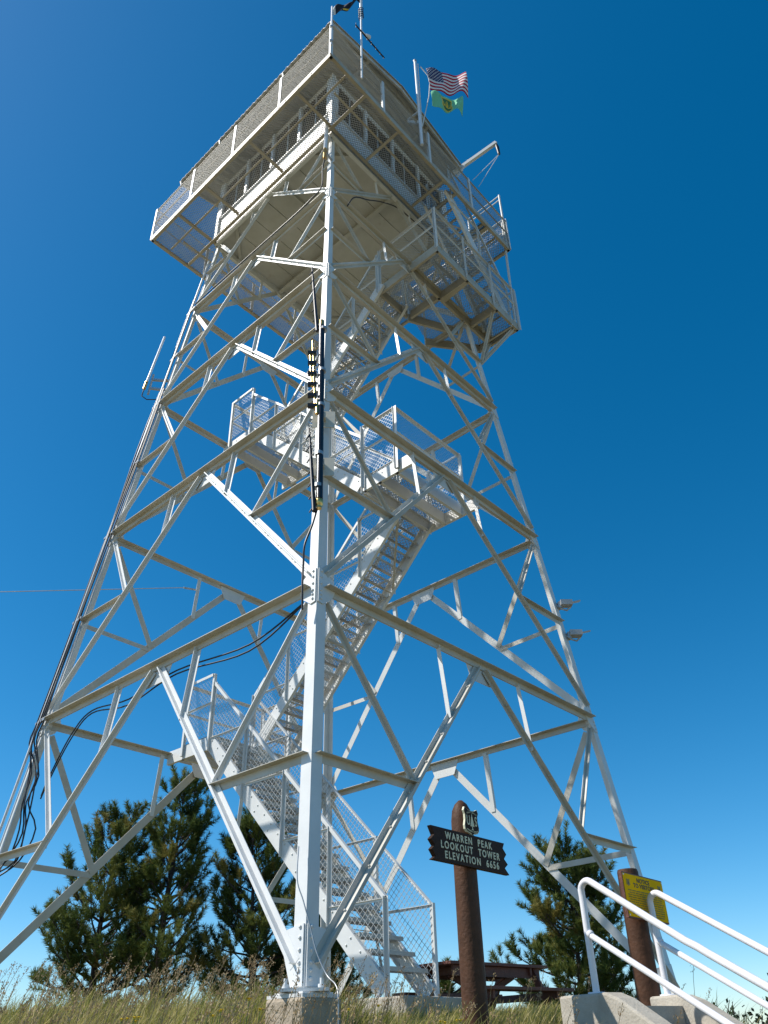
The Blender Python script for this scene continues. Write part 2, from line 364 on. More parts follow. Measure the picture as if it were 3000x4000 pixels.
# ------------------------------------------------------------------ stairs
def rail_post(mb, p0, p1, n):     # small angle post
    mb.bar(p0, p1, n, (-.026, .026), (-.006, 0)); mb.bar(p0, p1, n, (-.026, -.020), (0, .046))
def staircase(a0, z0, a1, z1, b0, b1, axis='a', bc=None, nstep=None, first=False, posts=5):
    """flight between (a0,z0) and (a1,z1); width b0..b1 ; axis 'a' runs along a"""
    st = bpy.data.objects.new('staircase', None); COL.objects.link(st); st.parent = tower
    P = (lambda s, w, z: xyz(s, w, z)) if axis == 'a' else (lambda s, w, z: xyz(w, s, z))
    dz = z1-z0; da = a1-a0
    for w, sgn in ((b0, -1), (b1, 1)):
        mb = MB(); p0 = P(a0, w, z0); p1 = P(a1, w, z1); side = (P(0, 1, 0)-P(0, 0, 0))*sgn
        d = (p1-p0).normalized(); vv = (Vector((0, 0, 1))-d*d.z).normalized(); uu = d.cross(vv)
        s = 1 if uu.dot(side) > 0 else -1
        H = .235
        ur = sorted((0, .008*s)); fr = sorted((-.055*s, 0))
        mb.bar(p0, p1, (0, 0, 1), ur, (-H, 0)); mb.bar(p0, p1, (0, 0, 1), fr, (-.010, 0)); mb.bar(p0, p1, (0, 0, 1), fr, (-H, -H+.010))
        L = (p1-p0).length
        k = 0
        while k*.24 < L-.2:
            q = p0 + d*(.12+k*.24)+side*.008; bolt(mb, q+vv*(-.06), side, .014, .012)
            if k % 2: bolt(mb, q+vv*(-.17), side, .014, .012)
            k += 1
        mb.build('stringer', 'paint', st)
        # handrail with posts
        hr = MB(); mesh = MB()
        top = []
        up = .98
        for i in range(posts):
            f = i/(posts-1); q = p0.lerp(p1, f); o = side*.012
            rail_post(hr, q+o+Vector((0, 0, -.30)), q+o+Vector((0, 0, up)), side)
            top.append(q+o+Vector((0, 0, up)))
        hr.bar(top[0], top[-1], (0, 0, 1), (-.028, .028), (-.006, 0)); hr.bar(top[0], top[-1], (0, 0, 1), (-.028, -.022) if s < 0 else (.022, .028), (-.05, -.006))
        for i in range(posts-1):       # level bars from each post to the head of the next one down
            lo, hi = (i, i+1) if dz > 0 else (i+1, i)
            zt = top[lo].z-.02; q = Vector((top[hi].x, top[hi].y, zt)); hr.bar(q, Vector((top[lo].x, top[lo].y, zt)), (0, 0, 1), (-.022, .022), (-.005, 0)); hr.bar(q, Vector((top[lo].x, top[lo].y, zt)), (0, 0, 1), (-.003, .003), (-.035, -.005))
        hr.build('handrail', 'paint', st)
        ex = P(1, 0, 0)-P(0, 0, 0); A_, B_ = (a0, z0), (a1, z1)
        lattice(mesh, P(0, w, 0)+side*.004, ex, (0, 0, 1), [(a0, z0+.02), (a1, z1+.02), (a1, z1+up-.03), (a0, z0+up-.03)], .066, .0050, .0050, 45)
        mesh.build('chain_link_panel', 'mesh', st)
    # treads
    ns = nstep or max(3, int(round(abs(dz)/.205)))
    ex = (P(1, 0, 0)-P(0, 0, 0))*(1 if da > 0 else -1)
    for i in range(1, ns):
        z = z0+dz*i/ns; a = a0+da*(i/ns)
        t = MB(); w0, w1 = b0+.012, b1-.012; dep = .25
        sgn = 1 if da > 0 else -1
        A0 = P(a-.10*sgn, w0, z); A1 = P(a-.10*sgn, w1, z)
        nx = ex
        t.bar(A0, A1, (0, 0, 1), (-.012, .012), (-.05, 0))                            # nosing
        B0 = P(a+.15*sgn, w0, z); B1 = P(a+.15*sgn, w1, z); t.bar(B0, B1, (0, 0, 1), (-.006, .006), (-.045, 0))
        lattice(t, P(0, 0, z-.012), P(1, 0, 0)-P(0, 0, 0), P(0, 1, 0)-P(0, 0, 0), [(min(a-.09*sgn, a+.145*sgn), w0), (max(a-.09*sgn, a+.145*sgn), w0), (max(a-.09*sgn, a+.145*sgn), w1), (min(a-.09*sgn, a+.145*sgn), w1)], .050, .006, .009, 60)
        t.build('tread', 'tread', st)
    # light lateral bracing under the flight
    lb = MB()
    k = 0; segs = 4
    for i in range(segs):
        f0, f1 = i/segs, (i+1)/segs
        wA, wB = (b0, b1) if i % 2 == 0 else (b1, b0)
        q0 = P(a0+da*f0, wA, z0+dz*f0-.30); q1 = P(a0+da*f1, wB, z0+dz*f1-.30)
        lb.bar(q0, q1, (0, 0, 1), (-.02, .02), (-.005, 0))
        lb.bar(P(a0+da*f0, b0, z0+dz*f0-.30), P(a0+da*f0, b1, z0+dz*f0-.30), (0, 0, 1), (-.02, .02), (-.005, 0))
    if not first: lb.build('lateral_bracing', 'girt', st)
    return st
staircase(2.07, .24, -1.97, 4.34, -.82, .05, posts=5)
staircase(-1.97, 4.34, 1.74, 7.98, .08, .93, posts=5)
staircase(1.74, 7.98, -1.60, 11.22, -.80, .05, posts=5)
staircase(-1.60, 11.22, 1.42, 14.18, .08, .92, posts=5)
staircase(2.95, 14.18, .95, 16.93, 2.36, 3.02, axis='b', posts=3)

# ------------------------------------------------------------------ landings
def rail_run(st, pts, z, height=1.15, spacing=1.05, mid=True, meshed=True, post_drop=.22, matp='paint'):
    rp = MB(); mesh = MB()
    for (p, q) in zip(pts[:-1], pts[1:]):
        p = Vector(p); q = Vector(q); L = (q-p).length; d = (q-p).normalized(); n = d.cross(Vector((0, 0, 1)))
        k = max(1, int(round(L/spacing-.25)))
        for i in range(k+1):
            c = p.lerp(q, i/k); rail_post(rp, c+Vector((0, 0, -post_drop)), c+Vector((0, 0, height)), n)
        T = Vector((0, 0, height)); rp.bar(p+T, q+T, (0, 0, 1), (-.028, .028), (-.006, 0)); rp.bar(p+T, q+T, (0, 0, 1), (-.028, -.022), (-.052, -.006))
        if mid: T = Vector((0, 0, height*.52)); rp.bar(p+T, q+T, (0, 0, 1), (-.022, .022), (-.005, 0)); rp.bar(p+T, q+T, (0, 0, 1), (-.003, .003), (-.04, -.005))
        if meshed: lattice(mesh, p, d, (0, 0, 1), [(0, .03), (L, .03), (L, height-.03), (0, height-.03)], .062, .0036, .0036, 45)
    rp.build('railing', matp, st)
    if meshed: mesh.build('chain_link_panel', 'mesh', st)
def landing(poly, z, beams, rails, pitch=.042, bh=.235, kick=True, matb='paint'):
    st = bpy.data.objects.new('landing', None); COL.objects.link(st); st.parent = tower
    dk = MB(); lattice(dk, xyz(0, 0, z-.01), xyz(1, 0, 0), xyz(0, 1, 0), poly, pitch, .009, .010, 60); dk.build('deck_grating', 'grating', st)
    for (p, q) in beams:
        mb = MB(); P = xyz(*p, z-.026); Q = xyz(*q, z-.026)
        mb.bar(P, Q, (0, 0, 1), (-.005, .005), (-bh, 0)); mb.bar(P, Q, (0, 0, 1), (-.05, -.005), (-.010, 0)); mb.bar(P, Q, (0, 0, 1), (-.05, -.005), (-bh, -bh+.010))
        d = (Q-P).normalized(); nn = d.cross(Vector((0, 0, 1))); L = (Q-P).length
        for k in range(int(L/.3)):
            for sg in (1, -1): bolt(mb, P+d*(.15+k*.3)+Vector((0, 0, -.07))+nn*.005*sg, nn*sg, .014, .012)
        mb.build('edge_beam', matb, st)
    for r in rails: rail_run(st, [xyz(*p, z) for p in r], z)
    return st
def rect(a0, a1, b0, b1): return [(a0, b0), (a1, b0), (a1, b1), (a0, b1)]
landing(rect(-2.78, -1.97, -.83, .94), 4.34, [((-3.26, -.83), (-1.97, -.83)), ((-3.26, .94), (-1.97, .94)), ((-1.97, .94), (-1.97, -.83)), ((-2.78, -.83), (-2.78, .94)), ((-2.38, -.83), (-2.38, .94))], [[(-2.02, -.86), (-2.78, -.86), (-2.78, .97), (-2.02, .97)]])
landing(rect(1.74, 2.53, -.83, .94), 7.98, [((1.74, -.83), (2.90, -.83)), ((1.74, .94), (2.90, .94)), ((1.74, .94), (1.74, -.83)), ((2.53, -.83), (2.53, .94)), ((2.14, -.83), (2.14, .94))], [[(1.78, -.86), (2.55, -.86), (2.55, .97), (1.78, .97)]])
landing(rect(-2.36, -1.60, -.81, .94), 11.22, [((-2.58, -.81), (-1.60, -.81)), ((-2.58, .94), (-1.60, .94)), ((-1.60, .94), (-1.60, -.81)), ((-2.36, -.81), (-2.36, .94)), ((-2.0, -.81), (-2.0, .94))], [[(-1.64, -.84), (-2.36, -.84), (-2.36, .97), (-1.64, .97)]])
bal = landing([(1.40, .15), (3.06, .15), (3.06, 3.20), (1.97, 3.15), (1.15, 2.06), (1.40, 1.1)], ZW+.04,
        [((1.40, .15), (3.06, .15)), ((3.06, .15), (3.06, 3.20)), ((3.06, 3.20), (1.97, 3.15)), ((1.97, 3.15), (1.15, 2.06)), ((1.40, .15), (1.40, 1.1)), ((2.30, .15), (2.30, 3.18)), ((2.30, 1.2), (3.06, 1.2)), ((2.30, 2.33), (3.06, 2.33)), ((1.36, 1.17), (1.95, 2.3)), ((1.45, 1.15), (2.3, 1.15))],
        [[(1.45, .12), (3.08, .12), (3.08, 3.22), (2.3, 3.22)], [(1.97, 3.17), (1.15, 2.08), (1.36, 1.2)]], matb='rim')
# knee braces carrying the cantilevered balcony
for q in ((2.95, 2.33), (3.0, 3.1), (2.32, 3.1)):
    mb = MB(); p0 = DIR['R']*xm(Z['35'])+Vector((0, 0, Z['35'])); tsec(mb, p0, xyz(*q, ZW-.18), (1, -1, 0), .05, .045, .007); mb.build('knee_brace', 'girt', tower)
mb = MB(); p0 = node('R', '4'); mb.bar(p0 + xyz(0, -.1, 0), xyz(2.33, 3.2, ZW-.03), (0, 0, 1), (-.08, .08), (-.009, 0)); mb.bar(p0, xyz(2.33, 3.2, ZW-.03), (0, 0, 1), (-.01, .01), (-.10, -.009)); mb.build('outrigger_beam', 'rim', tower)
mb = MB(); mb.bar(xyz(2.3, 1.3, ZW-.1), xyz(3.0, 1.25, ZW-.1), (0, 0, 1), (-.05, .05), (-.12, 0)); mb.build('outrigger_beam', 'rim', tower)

# ------------------------------------------------------------------ catwalk
cw = bpy.data.objects.new('catwalk', None); COL.objects.link(cw); cw.parent = tower
CO, CI = 3.19, 2.07
strips = [rect(-CO, CO, -CO, -CI), rect(-CO, CO, CI, CO), rect(-CO, -CI, -CI, CI)]
op0, op1 = 1.0, 2.22       # stair opening on the N-R strip
strips += [rect(CI, CO, -CI, op0), rect(CI, 2.34, op0, op1)]
for r in strips:
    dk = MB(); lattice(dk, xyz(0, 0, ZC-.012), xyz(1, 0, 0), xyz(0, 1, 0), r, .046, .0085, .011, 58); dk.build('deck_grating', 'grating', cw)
cor = [(-CO, -CO), (CO, -CO), (CO, CO), (-CO, CO)]
for i in range(4):
    p, q = cor[i], cor[(i+1) % 4]; P = xyz(*p, ZC-.03); Q = xyz(*q, ZC-.03); d = (Q-P).normalized(); n = d.cross(Vector((0, 0, 1)))
    mb = MB(); mb.bar(P, Q, (0, 0, 1), (.0, .008), (-.13, .03)); mb.bar(P, Q, (0, 0, 1), (-.06, .0), (-.13, -.122))
    L = (Q-P).length
    for k in range(int(L/.4)): bolt(mb, P+d*(.2+k*.4)+Vector((0, 0, -.1315)), (0, 0, -1), .02, .014); bolt(mb, P+d*(.2+k*.4)+n*.008+Vector((0, 0, -.06)), n, .016, .012)
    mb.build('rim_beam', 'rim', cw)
def joist(p, q, h=.11, w=.07, z=ZC-.032):
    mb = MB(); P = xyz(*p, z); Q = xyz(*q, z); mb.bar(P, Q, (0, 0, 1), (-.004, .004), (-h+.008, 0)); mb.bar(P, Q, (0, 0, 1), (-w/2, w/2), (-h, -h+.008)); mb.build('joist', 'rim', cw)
for sgn in (1, -1):
    joist((-CO+.02, sgn*2.12), (CO-.02, sgn*2.12)); joist((sgn*2.12, -2.08), (sgn*2.12, 2.08))
    for k in (-2.12, -1.05, .55, 2.12):
        joist((k, sgn*2.16), (k, sgn*(CO-.02)), .10, .06); joist((sgn*2.16, k), (sgn*(CO-.02), k), .10, .06)
    joist((-CO+.1, sgn*2.68), (CO-.1, sgn*2.68), .06, .045); joist((sgn*2.68, -2.6), (sgn*2.68, .95 if sgn > 0 else 2.6), .06, .045)
joist((2.16, 2.24), (CO-.02, 2.24), .15, .10); joist((2.16, 1.0), (CO-.02, 1.0), .12, .08); joist((2.34, 1.0), (2.34, 2.24), .10, .06)
# railing: posts, rails, mesh per side
for i in range(4):
    p, q = cor[i], cor[(i+1) % 4]; P = xyz(*p, ZC); Q = xyz(*q, ZC); d = (Q-P).normalized(); n = d.cross(Vector((0, 0, 1))); L = (Q-P).length
    for k in range(5):
        if k == 4: continue
        c = P.lerp(Q, k/4.0); mb = MB()
        mb.bar(c+n*.006+Vector((0, 0, -.12)), c+n*.006+Vector((0, 0, 1.10)), n, (-.034, .034), (.004, .011)); mb.bar(c+n*.006+Vector((0, 0, -.12)), c+n*.006+Vector((0, 0, 1.10)), n, (-.034, -.026), (-.04, .004))
        mb.build('railing_post', 'paint', cw)
    mb = MB(); T = Vector((0, 0, 1.08)); mb.bar(P+T, Q+T, (0, 0, 1), (-.028, .006), (-.006, 0)); mb.bar(P+T, Q+T, (0, 0, 1), (-.028, -.022), (-.036, -.006)); mb.build('top_rail', 'girt', cw)
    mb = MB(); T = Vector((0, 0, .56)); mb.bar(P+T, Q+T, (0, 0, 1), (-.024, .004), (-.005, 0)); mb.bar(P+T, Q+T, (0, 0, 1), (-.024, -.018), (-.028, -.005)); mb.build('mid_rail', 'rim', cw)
    mb = MB(); lattice(mb, P, d, (0, 0, 1), [(0, .03), (L, .03), (L, 1.05), (0, 1.05)], .052, .0036, .0036, 40); mb.build('railing_mesh', 'dullmesh', cw)
# guard rail round the stair head
mb = MB()
for k in (2.12, 3.16): mb.tube([xyz(k, 3.14, ZC), xyz(k, 3.14, ZC+2.15)], .028, 6)
for zz in (1.95, 2.12, 1.1, .6): mb.tube([xyz(2.12, 3.14, ZC+zz), xyz(3.16, 3.14, ZC+zz)], .016, 6)
mb.tube([xyz(3.05, 3.12, ZW), xyz(3.12, 3.14, ZC+1.0)], .03, 6)
mb.build('stair_guard', 'paint', cw)

# ------------------------------------------------------------------ cabin
cb = bpy.data.objects.new('cabin', None); COL.objects.link(cb); cb.parent = tower
CH = 2.05; zf = ZC-.10
fl = MB(); nst = 7
for k in range(nst):
    a0 = -CH+.01 + (2*CH-.02)*k/nst; a1 = -CH+.01 + (2*CH-.02)*(k+1)/nst - .014
    fl.prism([xyz(a0, -CH+.01, zf), xyz(a1, -CH+.01, zf), xyz(a1, CH-.01, zf), xyz(a0, CH-.01, zf)], (0, 0, .06))
fl.add([xyz(-CH+.01, -CH+.01, zf+.05), xyz(CH-.01, -CH+.01, zf+.05), xyz(CH-.01, CH-.01, zf+.05), xyz(-CH+.01, CH-.01, zf+.05)], [(0, 1, 2, 3)])
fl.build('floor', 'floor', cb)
for b_ in (0.0,):
    mb = MB(); mb.bar(xyz(-CH, b_, zf-.003), xyz(CH, b_, zf-.003), (0, 0, 1), (-.005, .005), (-.15, 0)); mb.bar(xyz(-CH, b_, zf-.003), xyz(CH, b_, zf-.003), (0, 0, 1), (-.05, .05), (-.16, -.15)); mb.build('floor_beam', 'floor', cb)
for a_ in (0.3,):
    mb = MB(); mb.bar(xyz(a_, -CH, zf-.004), xyz(a_, -.06, zf-.004), (0, 0, 1), (-.035, .035), (-.09, 0)); mb.build('floor_beam', 'floor', cb)
for sa, sb in ((1, -1), (1, 1), (-1, 1), (-1, -1)):
    mb = MB(); mb.bar(xyz(sa*(CH-.75), sb*(CH-.02), zf-.005), xyz(sa*(CH-.02), sb*(CH-.75), zf-.005), (0, 0, 1), (-.04, .04), (-.08, 0)); mb.build('floor_beam', 'floor', cb)
cc = [(-CH, -CH), (CH, -CH), (CH, CH), (-CH, CH)]
HT = 2.22
for i in range(4):
    p, q = cc[i], cc[(i+1) % 4]; P = xyz(*p, ZC); Q = xyz(*q, ZC); d = (Q-P).normalized(); n = d.cross(Vector((0, 0, 1))); L = (Q-P).length
    # rim channel under the wall
    mb = MB(); mb.bar(P+n*.0+d*.002+Vector((0, 0, -.30)), Q+n*.0-d*.002+Vector((0, 0, -.30)), (0, 0, 1), (-.03, .004), (0, .285)); mb.bar(P+Vector((0, 0, -.30)), Q+Vector((0, 0, -.30)), (0, 0, 1), (-.03, .05), (-.010, 0)); mb.build('rim_channel', 'paint', cb)
    w0, w1 = .74, 2.13
    mb = MB()
    mb.bar(P+d*.05, Q-d*.05, (0, 0, 1), (-.06, 0), (-.012, w0)); mb.bar(P+d*.05, Q-d*.05, (0, 0, 1), (-.06, 0), (w1, HT))
    nw = 4; pw = .085
    for k in range(nw+1):
        x = .05 + (L-.1-pw)*k/nw; c0 = P+d*x; mb.bar(c0+Vector((0, 0, w0)), c0+Vector((0, 0, w1)), d, (-.0, .06) if False else (-.06, 0), (0, pw))
    wl_ = mb.build('wall', 'wall', cb)
    for k in range(nw):
        x0 = .05 + (L-.1-pw)*k/nw + pw; x1 = .05 + (L-.1-pw)*(k+1)/nw
        wnd = MB(); a0 = P+d*x0-n*.035; a1 = P+d*x1-n*.035
        wnd.bar(a0, a1, (0, 0, 1), (-.004, .004), (w0, w1), 0)
        for zz in (w0+.02, w1-.02): wnd.bar(a0+n*.012, a1+n*.012, (0, 0, 1), (-.012, .010), (zz-.02, zz+.02), 1)
        xm_ = (x0+x1)/2; c0 = P+d*xm_-n*.022; wnd.bar(c0+Vector((0, 0, w0)), c0+Vector((0, 0, w1)), n, (-.010, .010), (-.008, .012), 1)
        wnd.build('window', ['glass', 'wall'], cb)
    mb = MB(); mb.bar(P+Vector((0, 0, -.02)), P+Vector((0, 0, HT)), n, (-.065, .045), (-.05, .055)); mb.build('corner_post', 'wall', cb)
    mb = MB(); mb.bar(P+d*.06+n*.002, Q-d*.06+n*.002, (0, 0, 1), (0, .04), (w0-.04, w0)); mb.build('sill', 'wall', cb)
# roof : corrugated, gable ridge along a
rf = MB(); RA, RB0, RB1, RZ, RR = 2.90, -2.90, 1.97, ZC+HT+.10, .62
nb = 170; prof = []
for k in range(nb+1):
    a = -RA+2*RA*k/nb; prof.append((a, .016*math.sin(k*math.pi/2*1.0+.4) + .012*(1 if (k//3) % 2 else -1)))
rm = (RB0+RB1)/2; vs = []
for b_, zb in ((RB0, 0), (rm, RR), (RB1, 0)):
    for a, h in prof: vs.append(xyz(a, b_, RZ+zb+h))
n1 = nb+1; fs = []
for j in range(2):
    for k in range(nb): fs.append((j*n1+k, j*n1+k+1, (j+1)*n1+k+1, (j+1)*n1+k))
rf.add(vs, fs); o = rf.build('roof', 'roof', tower); sm = o.modifiers.new('thickness', 'SOLIDIFY'); sm.thickness = .006
for b_ in (RB0+.12, RB1-.12, -1.6, .6):
    zz = RZ+RR*(1-abs(b_-rm)/(RB1-rm))-.035
    mb = MB(); mb.bar(xyz(-RA+.05, b_, zz), xyz(RA-.05, b_, zz), (0, 0, 1), (-.03, .03), (-.09, 0)); mb.build('purlin', 'roof', o)
for a_ in (-RA+.06, RA-.06, -1.2, 1.2):
    for bb in (RB0, RB1):
        mb = MB(); mb.bar(xyz(a_, bb, RZ-.03), xyz(a_, rm, RZ+RR-.03), (0, 0, 1), (-.02, .02), (-.12, 0)); mb.build('rafter', 'roof', o)
ga = MB()
for a_ in (-2.0, 2.0):
    ga.add([xyz(a_, -2.05, RZ), xyz(a_, 1.9, RZ), xyz(a_, rm, RZ+RR-.04)], [(0, 1, 2)])
cl = MB(); cl.bar(xyz(0, -2.04, ZC+HT+.02), xyz(0, 2.04, ZC+HT+.02), (0, 0, 1), (-2.04, 2.04), (0, .02)); cl.build('ceiling', 'wall', cb)

# ------------------------------------------------------------------ things on the tower
def mast(name, label, cat, parts, group=None, base=None):
    t = thing(name, label, cat, group)
    for nm, fn, m in parts:
        b = MB(); fn(b); b.build(nm, m, t)
    if base: place(t, base)
    return t
# antenna mast on the near right railing
def P3(a, b, z): return xyz(a, b, z)
mb_ = (3.27, -2.36)
mast('antenna_mast', 'slim white antenna mast with short black yagi on right-hand catwalk railing', 'antenna', [
    ('pole', lambda b: b.tube([P3(*mb_, 16.95), P3(*mb_, 20.0)], .022, 8), 'whip'),
    ('radome', lambda b: b.tube([P3(*mb_, 20.02), P3(*mb_, 20.1), P3(*mb_, 21.3), P3(*mb_, 21.33)], [.024, .034, .034, .01], 8), 'whip'),
    ('coil', lambda b: b.tube([P3(mb_[0]+.06*math.sin(k*1.3), mb_[1]+.06*math.cos(k*1.3), 20.0-.02*k) for k in range(24)], .010, 5), 'black'),
    ('yagi_boom', lambda b: (b.tube([P3(3.3, -2.58, 18.86), P3(3.38, -1.72, 18.60)], .016, 6), [b.tube([P3(3.3+.08*f-.0, -2.58+.86*f, 18.86-.26*f-.10*(1-.4*f)), P3(3.3+.08*f, -2.58+.86*f, 18.86-.26*f+.10*(1-.4*f))], .007, 5) for f in (0.02, .2, .4, .55, .7, .85, .97)]), 'black'),
    ('camera_housing', lambda b: (b.tube([P3(3.28, -2.22, 19.0), P3(3.28, -2.16, 19.03), P3(3.3, -2.10, 19.05)], [.03, .055, .04], 8), b.tube([P3(3.27, -2.36, 19.0), P3(3.28, -2.18, 19.0)], .015, 6)), 'whip')], base=P3(*mb_, 16.95))
# flag pole
fp = (3.25, -.36)
mast('flagpole', 'white flagpole clamped to right-hand catwalk railing, flying two flags', 'flagpole', [
    ('pole', lambda b: b.tube([P3(*fp, 17.0), P3(*fp, 20.7)], [.038, .032], 8), 'whip'),
    ('truck', lambda b: b.tube([P3(*fp, 20.66), P3(*fp, 20.72), P3(*fp, 20.75)], [.04, .045, .01], 8), 'steel'),
    ('halyard', lambda b: (b.tube([P3(3.29, -.30, 20.6), P3(3.28, -.31, 19.0), P3(3.27, -.32, 17.75)], .012, 5), b.tube([P3(3.31, -.22, 20.55), P3(3.37, -.02, 20.35), P3(3.36, .05, 20.1), P3(3.34, -.02, 19.4), P3(3.27, -.32, 17.75)], .014, 5)), 'rope'),
    ('bracket', lambda b: (b.bar(P3(3.25, -.36, 17.9), P3(2.9, -.36, 18.35), (0, 0, 1), (-.03, .03), (-.03, .03)), b.bar(P3(3.25, -.36, 18.38), P3(2.9, -.36, 18.45), (0, 0, 1), (-.02, .02), (-.02, .02))), 'paint')], base=P3(*fp, 17.0))

def flag(name, label, hoist_top, hoist_bot, dirv, length, nx, ny, colour, mats, wave=.07, droop=.25, group=None, lift=0.0):
    ht = Vector(hoist_top); hb = Vector(hoist_bot); dv = Vector(dirv).normalized(); side = dv.cross(Vector((0, 0, 1))).normalized()
    mb = MB(); vs = []
    for j in range(ny+1):
        v = j/ny
        for i in range(nx+1):
            u = i/nx
            p = ht.lerp(hb, v) + dv*length*u*(1-.06*v*u)
            p = p + side*(wave*math.sin(u*7.5+v*1.8)*(.25+u) + .03*math.sin(u*13+v*4))
            p.z += -droop*u**1.3*length*(.6+.4*v) + .03*math.sin(u*9+v)*u + lift*u
            vs.append(p)
    w = nx+1
    fs = []; mi = []
    for j in range(ny):
        for i in range(nx):
            mb.add([], []) if False else None
            fs.append((j*w+i, j*w+i+1, (j+1)*w+i+1, (j+1)*w+i)); mi.append(colour((i+.5)/nx, (j+.5)/ny))
    mb.v = vs; mb.f = fs; mb.mi = mi; mb.sm = [True]*len(fs)
    o = mb.build(name, mats)
    sd = o.modifiers.new('cloth', 'SOLIDIFY'); sd.thickness = .004
    tag(o, label, 'flag', group); return o
def us(u, v):
    if u < .40 and v < 7/13.:
        x = u/.40*11; y = v/(7/13.)*9
        fx, fy = x % 1 - .5, y % 1 - .5
        if (int(x)+int(y)) % 2 == 0 and abs(fx) < .34 and abs(fy) < .34: return 1
        return 2
    return 0 if int(v*13) % 2 == 0 else 1
h1 = P3(3.37, -.08, 20.58); h2 = P3(3.37, .03, 19.74)
flag('national_flag', 'red and white striped flag with starred blue canton, upper flag on the white pole', h1, h2, (1, .10, 0), 1.02, 110, 65, us, ['fred', 'fwhite', 'fblue'], .07, .10)
def fs_(u, v):
    x = (u-.52)/.17; y = (v-.5)/.40
    yy = y; w = 1.0-.25*max(0, yy)**2 + (.06*math.sin(yy*5))
    ax = abs(x)
    if abs(y) < 1 and ax < w:
        if ax > w-.18 or abs(y) > .84: return 1
        if ax < .28*(y+.75)*.9 and -.6 < y < .45: return 1
        if .34 < ax < .80 and -.25 < y < .35 and (ax < .46 or ax > .68 or abs(y-.25) < .12): return 1
        return 2
    return 0
flag('green_flag', 'pale green flag with gold shield emblem, flying below the striped flag', P3(3.36, .03, 19.66), P3(3.36, .06, 19.06), (1, .16, 0), .80, 72, 40, fs_, ['fgreen', 'fgold', 'fdgreen'], .08, .22)
# corner flag
mast('flag_staff', 'short silver staff standing on the nearest corner of the catwalk', 'flagpole', [
    ('pole', lambda b: b.tube([P3(3.21, -3.21, 17.1), P3(3.21, -3.21, 18.75)], .022, 8), 'whip'),
    ('clamp', lambda b: (b.box(P3(3.21, -3.21, 17.25), (.07, .07, .06)), b.box(P3(3.21, -3.21, 17.85), (.07, .07, .06))), 'steel')], base=P3(3.21, -3.21, 17.1))
flag('dark_flag', 'small dark navy flag curling in wind above the nearest roof corner', P3(3.22, -3.18, 18.72), P3(3.22, -3.18, 18.44), (1, -.25, 0), .62, 40, 12, lambda u, v: 1 if u < .08 else (2 if (.35 < u < .6 and .75 < v < .9) else 0), ['fnavy', 'fwhite', 'fgold'], .05, -.22, lift=.16)
# hoist
mast('hoist_boom', 'white steel hoist arm with rope block projecting over right end of catwalk', 'hoist', [
    ('arm', lambda b: (b.bar(P3(2.55, 1.75, 19.0), P3(3.78, 2.25, 19.72), (0, 0, 1), (-.04, .04), (-.05, .05)), b.bar(P3(2.75, 1.78, 18.75), P3(3.05, 1.95, 19.38), (0, 0, 1), (-.02, .02), (-.02, .02))), 'paint'),
    ('pulley_block', lambda b: b.tube([P3(3.78, 2.25, 19.62), P3(3.79, 2.26, 19.48), P3(3.80, 2.27, 19.2)], [.035, .05, .035], 8), 'black'),
    ('rope', lambda b: (b.tube([P3(3.80, 2.27, 19.2), P3(3.25, 1.95, 18.0)], .007, 4), b.tube([P3(3.80, 2.27, 19.2), P3(3.25, 1.7, 18.0)], .007, 4)), 'rope')], base=P3(2.55, 1.75, 19.0))
# black pipe antenna on the near leg
def legp(z, off=.18, x=0.0): return Vector((x, -(S-KT*z)-off, z))
mast('pipe_antenna', 'long black pipe antenna strapped upright to the nearest tower leg', 'antenna', [
    ('pipe', lambda b: b.tube([legp(5.52, .18, 0.0), legp(9.28, .18, -.05)], .047, 12), 'pipe'),
    ('end_cap', lambda b: b.tube([legp(9.28, .18, -.05), legp(9.42, .18, -.052)], .04, 12), 'brass'),
    ('end_cap', lambda b: b.tube([legp(5.36, .18, .0), legp(5.41, .18, .0), legp(5.42, .18, 0), legp(5.50, .18, .0)], [.035, .035, .050, .050], 12), 'brass'),
    *[('clamp', lambda b, z=z: b.tube([legp(z-.03, .18, -.02), legp(z+.03, .18, -.02)], .056, 12), 'steel') for z in (5.75, 6.35, 7.35, 8.15, 9.2)],
    *[('mounting_plate', lambda b, z=z: (b.bar(legp(z-.17, .05, .02), legp(z+.17, .05, .02), (0, -1, 0), (-.16, .16), (0, .012)), b.bar(legp(z, .02, .0), legp(z, .16, .0), (0, 0, 1), (-.05, .05), (-.05, .05))), 'tan') for z in (6.22, 7.18)]], base=legp(5.4))
def dipole(name, label, zt, zb, xt, xb, off):
    pts = [legp(zb+(zt-zb)*k/7, off+.0, xb+(xt-xb)*k/7) for k in range(8)]
    mast(name, label, 'antenna', [('rod', lambda b: b.tube(pts, [.030, .030, .028, .026, .024, .022, .016, .010], 7), 'black'),
        ('element', lambda b: [b.tube([pts[k]+Vector((-.055, 0, -.02)), pts[k]+Vector((.012, 0, .12))], .010, 5) for k in range(0, 7)], 'black')], 'stepped black whip antennas', base=pts[0])
dipole('stepped_antenna', 'stepped black whip antenna reaching above top end of the long black pipe', 11.05, 9.15, -.26, -.12, .18)
dipole('stepped_antenna', 'stepped black whip antenna leaning beside lower half of the long black pipe', 6.85, 5.3, -.17, -.06, .20)
